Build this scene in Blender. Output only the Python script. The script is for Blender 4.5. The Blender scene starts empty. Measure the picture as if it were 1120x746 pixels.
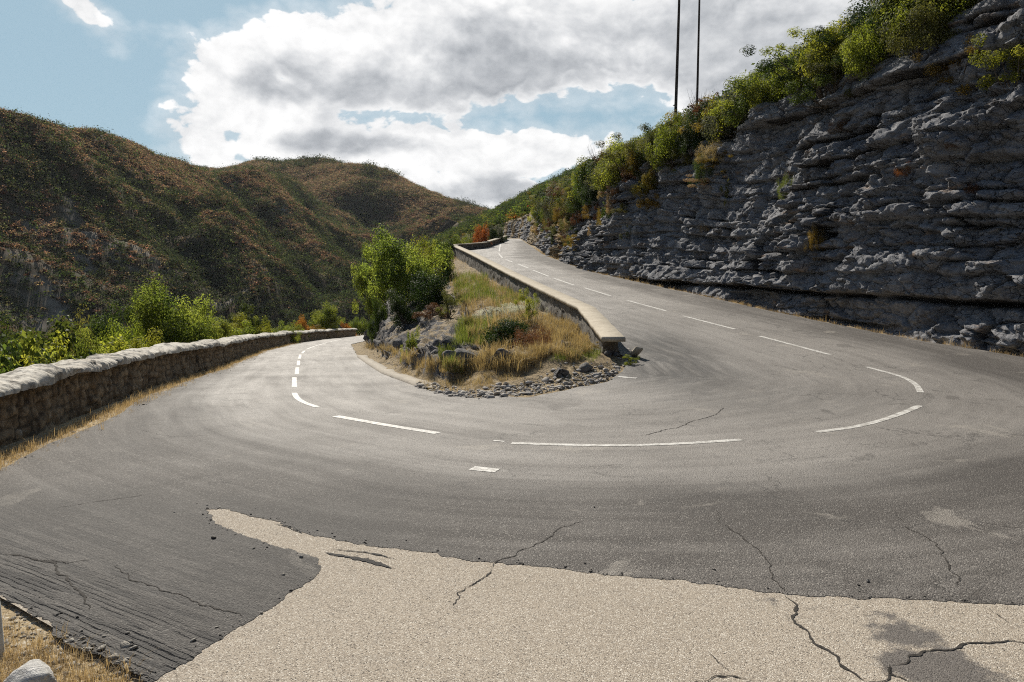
import bpy, math, random
import numpy as np
from mathutils import Vector, Matrix
from mathutils.bvhtree import BVHTree
from mathutils.geometry import delaunay_2d_cdt

R = math.radians
scene = bpy.context.scene
COL = scene.collection
rng = np.random.default_rng(7)
random.seed(7)

# ------------------------------------------------------------------ camera
CAM_H, PITCH, FOC = 2.0, R(4.5), 800.0        # metres, downward tilt, focal length for a 1120 px wide frame
cp, sp = math.cos(PITCH), math.sin(PITCH)

def ray(u, v):
    a, b = (u - 560) / FOC, (373 - v) / FOC
    return np.array([a, cp + sp * b, -sp + cp * b])

def azel(u, v):
    d = ray(u, v); d = d / np.linalg.norm(d)
    return math.atan2(d[0], d[1]), math.asin(d[2])

def project(P):
    P = np.asarray(P, float) - np.array([0, 0, CAM_H])
    f = P[..., 1] * cp - P[..., 2] * sp
    up = P[..., 1] * sp + P[..., 2] * cp
    return 560 + FOC * P[..., 0] / f, 373 - FOC * up / f, f

# ------------------------------------------------------------------ noise
def _hash(ix, iy, iz, seed):
    h = (ix * 374761393 + iy * 668265263 + iz * 2147483647 + seed * 974634777) & 0xFFFFFFFF
    h = ((h ^ (h >> 13)) * 1274126177) & 0xFFFFFFFF
    h = ((h ^ (h >> 16)) * 2246822519) & 0xFFFFFFFF
    return ((h ^ (h >> 15)) & 0xFFFFFF) / float(0xFFFFFF)

def noise(x, y, z=0.0, seed=0):
    x, y, z = np.broadcast_arrays(np.asarray(x, float), np.asarray(y, float), np.asarray(z, float))
    ix, iy, iz = np.floor(x).astype(np.int64), np.floor(y).astype(np.int64), np.floor(z).astype(np.int64)
    fx, fy, fz = x - ix, y - iy, z - iz
    fx, fy, fz = [f * f * f * (f * (f * 6 - 15) + 10) for f in (fx, fy, fz)]
    def c(a, b, d): return _hash(ix + a, iy + b, iz + d, seed)
    x00 = c(0,0,0) * (1-fx) + c(1,0,0) * fx; x10 = c(0,1,0) * (1-fx) + c(1,1,0) * fx
    x01 = c(0,0,1) * (1-fx) + c(1,0,1) * fx; x11 = c(0,1,1) * (1-fx) + c(1,1,1) * fx
    return ((x00 * (1-fy) + x10 * fy) * (1-fz) + (x01 * (1-fy) + x11 * fy) * fz) * 2 - 1

def fbm(x, y, z=0.0, octv=4, seed=0, gain=0.5):
    t, a, f = 0, 1.0, 1.0
    for o in range(octv):
        t = t + a * noise(np.asarray(x) * f, np.asarray(y) * f, np.asarray(z) * f, seed + o * 17)
        a *= gain; f *= 2.03
    return t

def ridged(x, y, z=0.0, octv=3, seed=0):
    t, a, f = 0, 1.0, 1.0
    for o in range(octv):
        t = t + a * (1 - 2 * np.abs(noise(np.asarray(x) * f, np.asarray(y) * f, np.asarray(z) * f, seed + o * 31)))
        a *= 0.5; f *= 2.1
    return t

def facets(x, y, seed=0, tilt=1.0):
    """broken rock: every cell of an irregular pattern is a plate with its own offset and tilt; returns relief (about -1..1) and distance to the cell edge"""
    x, y = np.broadcast_arrays(np.asarray(x, float), np.asarray(y, float)); ix, iy = np.floor(x).astype(np.int64), np.floor(y).astype(np.int64)
    f1 = np.full(x.shape, 9.0); f2 = np.full(x.shape, 9.0); out = np.zeros(x.shape)
    for a in (-1, 0, 1):
        for b in (-1, 0, 1):
            cx, cy = ix + a, iy + b; z = cx * 0
            px, py = cx + .1 + .8 * _hash(cx, cy, z, seed), cy + .1 + .8 * _hash(cx, cy, z, seed + 1); dx, dy = x - px, y - py
            d = np.hypot(dx, dy); val = (_hash(cx, cy, z, seed + 2) - .5) * 1.2 + tilt * (dx * (_hash(cx, cy, z, seed + 3) - .5) + dy * (_hash(cx, cy, z, seed + 4) - .5)) * 2
            m = d < f1; f2 = np.where(m, f1, np.minimum(f2, d)); out = np.where(m, val, out); f1 = np.where(m, d, f1)
    return out, f2 - f1

def sst(a, b, x):
    t = np.clip((np.asarray(x, float) - a) / (b - a), 0, 1)
    return t * t * (3 - 2 * t)

def lerp(a, b, t): return a + (b - a) * t

# ------------------------------------------------------------------ mesh helpers
def mk(name, V, F, mat=None, parent=None, smooth=False, fattr=None, vattr=None, link=True):
    """link ONE mesh object from an (n,3) vertex array and an (m,3|4) face array (or a list of such arrays)"""
    me = bpy.data.meshes.new(name)
    V = np.ascontiguousarray(V, np.float32)
    Fs = F if isinstance(F, list) else [F]
    Fs = [np.asarray(f, np.int32) for f in Fs if len(f)]
    loops = np.concatenate([f.ravel() for f in Fs])
    tot = np.concatenate([np.full(len(f), f.shape[1], np.int32) for f in Fs])
    start = np.concatenate([[0], np.cumsum(tot)[:-1]]).astype(np.int32)
    me.vertices.add(len(V)); me.vertices.foreach_set('co', V.ravel())
    me.loops.add(len(loops)); me.loops.foreach_set('vertex_index', loops)
    me.polygons.add(len(tot)); me.polygons.foreach_set('loop_start', start); me.polygons.foreach_set('loop_total', tot)
    if smooth: me.polygons.foreach_set('use_smooth', np.ones(len(tot), bool))
    me.update(calc_edges=True)
    for dom, D in (('FACE', fattr), ('POINT', vattr)):
        for k, a in (D or {}).items():
            a = np.asarray(a, np.float32)
            if a.ndim == 1:
                at = me.attributes.new(k, 'FLOAT', dom); at.data.foreach_set('value', a)
            else:
                at = me.attributes.new(k, 'FLOAT_COLOR', dom)
                if a.shape[1] == 3: a = np.concatenate([a, np.ones((len(a), 1), np.float32)], 1)
                at.data.foreach_set('color', a.ravel())
    if mat: me.materials.append(mat)
    if not link: return me
    o = bpy.data.objects.new(name, me); COL.objects.link(o)
    if parent is not None: o.parent = parent
    return o

def grid_faces(ny, nx, wrap=False):
    i = np.arange(ny - 1)[:, None]; j = np.arange(nx if wrap else nx - 1)[None, :]
    a = i * nx + j; b = i * nx + (j + 1) % nx
    return np.stack([a, b, b + nx, a + nx], -1).reshape(-1, 4)

def tag(o, label=None, cat=None, group=None, kind=None):
    if label: o['label'] = label
    if cat: o['category'] = cat
    if group: o['group'] = group
    if kind: o['kind'] = kind
    return o

def empty(name, loc):
    o = bpy.data.objects.new(name, None); COL.objects.link(o); o.location = loc; o.empty_display_size = .2
    return o

def tubes(paths, sides=5):
    """paths: list of (points (n,3), radii (n,)) -> V, F of all tubes together"""
    Vs, Fs, off = [], [], 0
    for P, rad in paths:
        P = np.asarray(P, float); rad = np.asarray(rad, float); n = len(P)
        T = np.gradient(P, axis=0); T /= np.linalg.norm(T, axis=1)[:, None] + 1e-9
        ref = np.where(np.abs(T[:, 2:3]) > .9, [[1., 0, 0]], [[0, 0, 1.]])
        A = np.cross(T, ref); A /= np.linalg.norm(A, axis=1)[:, None] + 1e-9
        B = np.cross(T, A)
        th = np.arange(sides) * 2 * math.pi / sides
        ring = P[:, None] + rad[:, None, None] * (np.cos(th)[None, :, None] * A[:, None] + np.sin(th)[None, :, None] * B[:, None])
        Vs.append(ring.reshape(-1, 3)); Fs.append(grid_faces(n, sides, True) + off); off += n * sides
    return np.concatenate(Vs), np.concatenate(Fs)

# ------------------------------------------------------------------ the lie of the land (metres; the camera stands at x=y=0)
def soft(t): return (t + np.sqrt(t * t + 2.0)) / 2
def Zlow(y): return -.055 * soft(np.asarray(y, float) - 12)
def Zup(y):
    y = np.asarray(y, float); s = soft(y - 12)
    return np.where(s < 95, .09 * s, .09 * 95 + .03 * (s - 95))

def on_low(u, v):  return _solve(u, v, Zlow)
def on_up(u, v):   return _solve(u, v, Zup)
def on_flat(u, v): return _solve(u, v, lambda y: 0 * y)
def _solve(u, v, Z):
    d = ray(u, v); lo, hi = 1.0, 400.0
    for _ in range(60):
        m = (lo + hi) / 2; k = m / d[1]
        if CAM_H + k * d[2] > Z(m): lo = m
        else: hi = m
    k = lo / d[1]
    return np.array([k * d[0], lo])

def curve(pts):
    P = np.array(sorted([tuple(p) for p in pts], key=lambda p: p[1]))
    return lambda y: np.interp(np.asarray(y, float), P[:, 1], P[:, 0])

def smooth_curve(f, y0, y1, w, n=600):
    ys = np.linspace(y0, y1, n); xs = f(ys); k = np.exp(-.5 * (np.arange(-30, 31) * (ys[1] - ys[0]) / w) ** 2); k /= k.sum()
    xp = np.pad(xs, 30, mode='reflect', reflect_type='odd'); xs = np.convolve(xp, k, 'valid')
    return lambda y: np.interp(np.asarray(y, float), ys, xs)

# left parapet wall (its road-side foot)
WL = [(-6.0, -12), (-5.7, 2), (-5.85, 6)] + [tuple(on_low(*p)) for p in ((0, 490), (50, 471), (100, 452), (190, 416), (230, 404.5), (286, 383), (318, 376), (350, 371.3))]
WL += [(-17.0, 80), (-23, 120), (-42, 200), (-75, 320), (-150, 600), (-300, 3000)]
wallx = smooth_curve(curve(WL), -12, 110, .8)
_w0 = wallx; _w1 = curve(WL)
wallx = lambda y: np.where(np.asarray(y) < 100, _w0(y), _w1(y))
# right edge of the lower road
LR = [tuple(on_low(*p)) for p in ((490, 434), (464, 426.5), (445, 418.6), (419, 409), (403, 399), (392, 391), (384, 376.5))]
LR = [(-.3, 12.55)] + LR + [(-12.4, 66), (-13.2, 80), (-19, 120), (-38, 200), (-71, 320), (-145, 600), (-290, 3000)]
lowr = curve(LR)
# tip of the island, then inner foot of the concrete parapet
IR = [tuple(on_up(*p)) for p in ((576, 432.5), (608, 427), (640, 422), (669, 415.5), (682, 403.6), (688, 393))]
IR = [(-.3, 12.55)] + [(x, max(y, 12.6)) for x, y in IR]
PAR_OUT = [(2.0, 15.95), (1.95, 21.4), (-5.35, 65.6)]           # outer top edge of the parapet
PAR_W = .46
PAR2 = [(-4.1, 67.5), (-2.6, 72.5), (-.9, 93), (-.6, 99)]     # the far bend of the same parapet (inner foot)
IRC = IR + [(PAR_OUT[0][0] + PAR_W, 16.3), (PAR_OUT[1][0] + PAR_W, 21.4), (PAR_OUT[2][0] + PAR_W, 65.6)] + PAR2 + [(-4.5, 120), (-9, 150), (-20, 200), (-50, 320), (-110, 600), (-250, 3000)]
isl_r = curve(IRC)
# foot of the cliff
UR = [tuple(on_up(*p)) for p in ((1120, 388), (1060, 379), (1000, 370), (925, 354.5), (850, 340), (800, 328.5), (750, 318), (700, 307.5), (650, 297), (622, 287), (600, 279.5), (580, 271))]
UR = [(15.5, -40), (15.2, -5), (14.9, 3), (14.2, 8), (13.0, 13)] + UR + [(1.6, 98), (1.3, 106), (0, 120), (-4.5, 150), (-15, 200), (-45, 320), (-105, 600), (-245, 3000)]
cliffx = smooth_curve(curve(UR), -40, 200, 1.0, 1400)
_c0 = cliffx; _c1 = curve(UR)
cliffx = lambda y: np.where(np.asarray(y) < 180, _c0(y), _c1(y))
CLTOP = lambda y: np.interp(y, [-40, 8, 13, 16.5, 19, 24, 30, 38, 46, 56, 70, 82, 103, 140, 200, 400], [12.5, 12.0, 11.6, 10.9, 9.8, 8.8, 8.3, 7.9, 7.6, 7.7, 8.6, 9.9, 11.5, 13.0, 14.5, 16])
HSLOPE = lambda y: np.interp(y, [0, 20, 45, 70, 85, 200, 400], [.34, .36, .38, .48, .56, .5, .5])

# hills: ridges (x, y, crest height) with a fall-off on both sides
def px3(u, v, y): k = y / ray(u, v)[1]; d = ray(u, v) * k; return (d[0], y, CAM_H + d[2])
RIDGES = [
    (.62, [(-330, 90, 120), (-230, 140, 84), px3(0, 122, 205), px3(110, 150, 250), px3(200, 172, 300), px3(262, 186, 330), px3(300, 196, 400), (-150, 520, 58)]),
    (.78, [px3(60, 140, 225), px3(120, 240, 178), px3(205, 335, 140)]),
    (.80, [px3(203, 180, 305), px3(255, 225, 255), px3(300, 285, 212), px3(338, 326, 188)]),
    (.86, [px3(262, 192, 350), px3(305, 208, 330), px3(352, 248, 285), px3(415, 305, 240)]),
    (.45, [(-330, 620, 100), px3(250, 186, 560), px3(300, 178, 540), px3(345, 175, 520), px3(400, 186, 490), px3(440, 203, 470), px3(480, 218, 455), px3(520, 226, 430)]),
    (.60, [px3(360, 236, 400), px3(430, 250, 360), px3(470, 244, 350), px3(515, 232, 350), (20, 380, 40)]),
]
RAVINES = [[(222, 345), (262, 305), (312, 255), (345, 205), (365, 175)], [(318, 390), (352, 335), (392, 285), (420, 240)], [(165, 225), (225, 188), (265, 160)], [(395, 430), (425, 380), (450, 320)]]
RAVINES = [[((u - 560) / FOC * y, y) for u, y in L] for L in RAVINES]
def ravine_dist(x, y):
    out = np.full(np.shape(x), 1e3)
    for L in RAVINES:
        for (x0, y0), (x1, y1) in zip(L, L[1:]):
            dx, dy = x1 - x0, y1 - y0; t = np.clip(((x - x0) * dx + (y - y0) * dy) / (dx * dx + dy * dy), 0, 1)
            out = np.minimum(out, np.hypot(x - x0 - t * dx, y - y0 - t * dy))
    return out
def hills(x, y):
    out = np.full(np.shape(x), -60.0)
    wx = x + 9 * noise(x / 45, y / 45, 1.3, 5); wy = y + 9 * noise(x / 45, y / 45, 7.7, 6)
    for fall, pts in RIDGES:
        for (x0, y0, z0), (x1, y1, z1) in zip(pts, pts[1:]):
            dx, dy = x1 - x0, y1 - y0; L = dx * dx + dy * dy
            t = np.clip(((wx - x0) * dx + (wy - y0) * dy) / L, 0, 1)
            d = np.hypot(wx - x0 - t * dx, wy - y0 - t * dy)
            h = z0 + t * (z1 - z0) - fall * (np.sqrt(d * d + 60) - 7.7)
            k = 3.0; m = np.maximum(out, h)
            out = m + k * np.log(np.exp((out - m) / k) + np.exp((h - m) / k)) * .6
    rv = ravine_dist(x + 5 * noise(x / 20, y / 20, 2, 15), y + 5 * noise(x / 20, y / 20, 6, 16)); out = out - 10 * np.exp(-rv / 13.0) * sst(60, 45, out)
    q, al = wx * .8 + wy * .6, wx * .6 - wy * .8                       # across and down the general fall of the slopes
    gul = 1 - 2 * np.abs(noise(q / 34 + .4 * noise(al / 60, q / 60, 0, 13), al / 190, 0, 12)); gul2 = 1 - 2 * np.abs(noise(q / 13, al / 75, 3, 14))
    return out + 2.2 * fbm(x / 38, y / 38, 0, 4, 11) - (5.0 * np.clip(gul, 0, 1) ** 1.5 * sst(-.5, .5, noise(wx / 70, wy / 70, 4, 18)) + 1.3 * np.clip(gul2, 0, 1) - 1.6 * fbm(x / 11, y / 11, 2, 3, 19)) * sst(60, 120, np.hypot(x, y)) * sst(70, 25, out)

def isl_prof(u, y):
    near = .42 * sst(.13, .34, u) + .33 * u + .25 * sst(.2, 1, u)
    steep = .42 * sst(.11, .24, u) + .24 * sst(.27, .42, u) + .34 * sst(.35, 1, u)
    return lerp(near, steep, sst(16, 24, y))

def isl_height(u, y):
    zl, zu = Zlow(y), Zup(y); w = 1 - sst(12.6, 17, y)
    zt = zu - (zu - zl) * (1 - sst(-3, 3, isl_r(y))) * w - .32 * sst(16, 18, y) - .03; zl = zl + (zu - zl) * sst(-3, 3, lowr(y)) * w - .03
    z = zl + (zt - zl) * isl_prof(u, y)
    return z + (.42 * sst(13.0, 16.5, y)) * np.sin(np.pi * np.clip(u, 0, 1)) * (1 - .6 * sst(20, 30, y))

def H(x, y, under=True):
    x, y = np.broadcast_arrays(np.asarray(x, float), np.asarray(y, float))
    zl, zu = Zlow(y), Zup(y)
    wl, lr, ir, ur = wallx(y), lowr(y), isl_r(y), cliffx(y)
    near = zl + (zu - zl) * sst(-3, 3, x)
    u = np.clip((x - lr) / np.maximum(ir - lr, .2), 0, 1)
    w = 1 - sst(12.6, 17, y); sx = sst(-3, 3, x)
    z = np.where(y < 12.6, near, np.where(x < lr, zl + (zu - zl) * sx * w, np.where(x > ir, zu - (zu - zl) * (1 - sx) * w, isl_height(u, y) - (.45 * sst(.0, .12, u) * sst(1, .9, u) * sst(12.8, 13.8, y) if under else 0))))
    # valley side below the left wall
    d = np.maximum(wl - .75 - x, 0)
    drop = zl - .12 - np.maximum(.50 * d - .3 * (1 - np.exp(-d / 2)), 0) + .5 * noise(x / 6, y / 6, 0, 3) * sst(.5, 5, d)
    drop = np.maximum(drop, -34 + 2 * noise(x / 30, y / 30, 0, 8))
    z = np.where(d > 0, drop, z)
    hz = hills(x, y)
    z = np.maximum(z, np.where(x < wl - 3, hz, hz - 70 * (1 - sst(120, 190, y))))
    # hillside over the cliff
    e = x - ur
    hs = CLTOP(y) + HSLOPE(y) * np.clip(e - 2.0, 0, 90) + .35 * fbm(x / 5, y / 5, 0, 3, 21) * sst(3, 7, e)
    z = np.where(e > 0, lerp(zu - .15, np.maximum(hs, hz), sst(2.3, 3.6, e)), z)
    return z

# ------------------------------------------------------------------ materials
def newmat(name):
    m = bpy.data.materials.new(name); m.use_nodes = True
    nt = m.node_tree; nt.nodes.clear()
    out = nt.nodes.new('ShaderNodeOutputMaterial')
    return m, nt, out

class NT:
    """short-hand for building node trees"""
    def __init__(s, nt): s.nt = nt
    def n(s, typ, **kw):
        nd = s.nt.nodes.new('ShaderNode' + typ)
        for k, v in kw.items(): setattr(nd, k, v)
        return nd
    def set(s, sock, v):
        if v is None: return
        if hasattr(v, 'links') or hasattr(v, 'is_output'): s.nt.links.new(v, sock)
        elif isinstance(v, (tuple, list)) and len(v) == 3 and sock.type == 'RGBA': sock.default_value = (*v, 1)
        else: sock.default_value = v
    def m(s, op, a, b=None, c=None, clamp=False):
        nd = s.n('Math', operation=op); nd.use_clamp = clamp
        for i, v in enumerate((a, b, c)): s.set(nd.inputs[i], v)
        return nd.outputs[0]
    def vm(s, op, a, b=None, out=0):
        nd = s.n('VectorMath', operation=op); s.set(nd.inputs[0], a)
        if b is not None:
            s.set(nd.inputs[3 if op == 'SCALE' else 1], b)
        return nd.outputs[out]
    def noise(s, vec, scale, detail=4, rough=.55, dist=0, out='Fac', dim='3D'):
        nd = s.n('TexNoise', noise_dimensions=dim)
        s.set(nd.inputs['Vector'], vec); s.set(nd.inputs['Scale'], scale); s.set(nd.inputs['Detail'], detail)
        s.set(nd.inputs['Roughness'], rough); s.set(nd.inputs['Distortion'], dist)
        return nd.outputs[out]
    def voro(s, vec, scale, feature='F1', out='Distance', rnd=1.0):
        nd = s.n('TexVoronoi', feature=feature); s.set(nd.inputs['Vector'], vec); s.set(nd.inputs['Scale'], scale); s.set(nd.inputs['Randomness'], rnd)
        return nd.outputs[out]
    def mix(s, f, a, b, blend='MIX'):
        nd = s.n('Mix', data_type='RGBA', blend_type=blend)
        s.set(nd.inputs[0], f); s.set(nd.inputs[6], a); s.set(nd.inputs[7], b)
        return nd.outputs[2]
    def ramp(s, f, stops, interp='LINEAR'):
        nd = s.n('ValToRGB'); cr = nd.color_ramp; cr.interpolation = interp
        while len(cr.elements) < len(stops): cr.elements.new(.5)
        for e, (p, c) in zip(cr.elements, stops):
            e.position = p; e.color = (*c, 1) if isinstance(c, (tuple, list)) else (c, c, c, 1)
        s.set(nd.inputs[0], f)
        return nd.outputs[0]
    def mr(s, v, a, b, c=0.0, d=1.0, smooth=True):
        nd = s.n('MapRange', interpolation_type='SMOOTHSTEP' if smooth else 'LINEAR')
        for i, x in enumerate((v, a, b, c, d)): s.set(nd.inputs[i], x)
        return nd.outputs[0]
    def attr(s, name, out='Fac'): return s.n('Attribute', attribute_name=name).outputs[out]
    def pos(s): return s.n('NewGeometry').outputs['Position']
    def obj(s): return s.n('TexCoord').outputs['Object']
    def xyz(s, v):
        nd = s.n('SeparateXYZ'); s.set(nd.inputs[0], v); return nd.outputs
    def cxyz(s, x, y, z):
        nd = s.n('CombineXYZ'); s.set(nd.inputs[0], x); s.set(nd.inputs[1], y); s.set(nd.inputs[2], z); return nd.outputs[0]
    def bump(s, h, dist, strength=1.0, normal=None):
        nd = s.n('Bump'); s.set(nd.inputs['Height'], h); nd.inputs['Distance'].default_value = dist; s.set(nd.inputs['Strength'], strength)
        if normal is not None: s.set(nd.inputs['Normal'], normal)
        return nd.outputs[0]
    def principled(s, color, rough=.8, normal=None, spec=.3, out=None):
        p = s.n('BsdfPrincipled')
        s.set(p.inputs['Base Color'], color); s.set(p.inputs['Roughness'], rough); s.set(p.inputs['Specular IOR Level'], spec)
        if normal is not None: s.set(p.inputs['Normal'], normal)
        if out is not None: s.nt.links.new(p.outputs[0], out.inputs['Surface'])
        return p

def leaf_material(name, dark, light, trans=.42, spec=.25, sat_rand=.25, tcol=None):
    """leaf colours vary from leaf to leaf ('tone') and from plant to plant"""
    m, nt, out = newmat(name); N = NT(nt)
    tone = N.attr('tone'); rnd = N.n('ObjectInfo').outputs['Random']
    c = N.mix(N.m('POWER', tone, 1.2), dark, light)
    hsv = N.n('HueSaturation')
    N.set(hsv.inputs['Hue'], N.m('ADD', .5, N.m('MULTIPLY', N.m('SUBTRACT', rnd, .5), .035)))
    N.set(hsv.inputs['Value'], N.m('ADD', 1 - sat_rand / 2, N.m('MULTIPLY', N.m('FRACT', N.m('MULTIPLY', rnd, 7.31)), sat_rand)))
    N.set(hsv.inputs['Color'], c)
    p = N.principled(hsv.outputs[0], .62, spec=spec * .35)
    t = N.n('BsdfTranslucent')
    tc = N.mix(1.0, hsv.outputs[0], tcol or (1.0, 1.0, .62), 'MULTIPLY')
    N.set(t.inputs['Color'], N.mix(1.0, tc, (1.9, 1.9, 1.9), 'MULTIPLY'))
    ms = N.n('MixShader'); ms.inputs[0].default_value = trans
    nt.links.new(p.outputs[0], ms.inputs[1]); nt.links.new(t.outputs[0], ms.inputs[2]); nt.links.new(ms.outputs[0], out.inputs['Surface'])
    return m
# ================================================================== materials of the setting
def mat_ground():
    m, nt, out = newmat('ground'); N = NT(nt); P = N.pos()
    big = N.noise(P, .09, 5, .6); mid = N.noise(P, .9, 5, .6); fine = N.noise(P, 14, 4, .6); grit = N.voro(P, 38, out='Color')
    far = N.attr('far')
    near = N.mix(N.mr(mid, .35, .65), (.30, .235, .15), (.42, .33, .20))
    near = N.mix(N.mr(fine, .5, .7), near, (.22, .175, .12))
    near = N.mix(N.m('MULTIPLY', N.mr(N.xyz(grit)[0], .72, .95), .6), near, (.52, .49, .43))
    hill = N.mix(N.mr(big, .35, .65), (.060, .045, .027), (.105, .068, .040))
    hill = N.mix(N.mr(mid, .45, .65), hill, (.055, .058, .028))
    c = N.mix(far, near, hill)
    sc = N.m('MULTIPLY', N.attr('scree'), N.mr(N.noise(P, .35, 5, .65), .30, .62))
    c = N.mix(sc, c, N.mix(mid, (.21, .18, .145), (.33, .295, .245)))
    h = N.m('ADD', N.m('MULTIPLY', fine, .6), N.m('MULTIPLY', mid, .8))
    N.principled(c, .95, N.bump(h, .05), .1, out)
    return m

def mat_rock(name, cliff=True):
    m, nt, out = newmat(name); N = NT(nt); P = N.pos()
    st = N.vm('MULTIPLY', P, (1, 1, 3.2))
    a = N.noise(st, .55, 6, .62); b = N.noise(st, 3.1, 6, .65); c = N.noise(P, 19, 5, .65); vo = N.voro(N.vm('MULTIPLY', P, (1, 1, 1.6)), 2.3, out='Color')
    col = N.ramp(N.m('ADD', N.m('MULTIPLY', a, .55), N.m('MULTIPLY', b, .45)), [(.30, (.11, .11, .115)), (.46, (.20, .20, .205)), (.60, (.29, .285, .28)), (.74, (.44, .425, .40))])
    col = N.mix(.35, col, N.mix(N.xyz(vo)[0], (.12, .122, .13), (.30, .29, .275)))
    # dark lichen and water streaks running down the face
    sv = N.noise(N.vm('MULTIPLY', P, (1.5, 1.5, .22)), 1.0, 5, .6)
    col = N.mix(N.m('MULTIPLY', N.mr(sv, .52, .70), .6), col, (.06, .06, .066))
    oc = N.noise(st, .8, 4, .6, out='Color')
    col = N.mix(N.m('MULTIPLY', N.mr(N.xyz(oc)[1], .60, .72), .55 if cliff else .4), col, (.33, .20, .10))
    col = N.mix(N.mr(c, .60, .74), col, (.38, .37, .345))
    col = N.mix(N.mr(N.attr('crev'), .25, .9), col, (.045, .043, .042))
    if not cliff: col = N.mix(1.0, col, (.70, .67, .64), 'MULTIPLY')
    else: col = N.mix(1.0, col, (.92, .94, .99), 'MULTIPLY')
    soil = N.mix(N.noise(P, 2.2, 4, .6), (.20, .145, .08), (.36, .28, .16))
    soil = N.mix(N.mr(c, .52, .66), soil, (.16, .12, .08))
    sm = N.m('ADD', N.attr('soil'), N.m('MULTIPLY', N.m('SUBTRACT', b, .5), .9))
    col = N.mix(N.mr(sm, .42, .62), col, soil)
    v4 = N.voro(N.vm('ADD', N.vm('MULTIPLY', P, (1, 1, 1.9)), N.vm('SCALE', N.noise(P, 3, 2, .5, out='Color'), .25)), 4.2, out='Color'); v9 = N.voro(N.vm('MULTIPLY', P, (1, 1, 1.5)), 12, out='Color')
    e4 = N.voro(N.vm('MULTIPLY', P, (1, 1, 1.9)), 3.4, 'DISTANCE_TO_EDGE')
    cr_ = N.m('MULTIPLY', N.mr(e4, .0, .035, 1, 0), N.mr(N.noise(P, 1.3, 4, .6), .46, .58))
    col = N.mix(N.m('MULTIPLY', cr_, .85), col, (.03, .029, .03))
    col = N.mix(.30, col, N.mix(1.0, col, N.mix(N.xyz(v9)[0], (.45, .45, .47), (1.55, 1.5, 1.45)), 'MULTIPLY'))
    h = N.m('ADD', N.m('ADD', N.m('MULTIPLY', N.xyz(v4)[0], .55), N.m('MULTIPLY', N.xyz(v9)[1], .28)), N.m('ADD', N.m('MULTIPLY', c, .5), N.m('MULTIPLY', cr_, -.8)))
    N.principled(col, .88, N.bump(h, .10, .9), .22, out)
    return m

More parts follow.
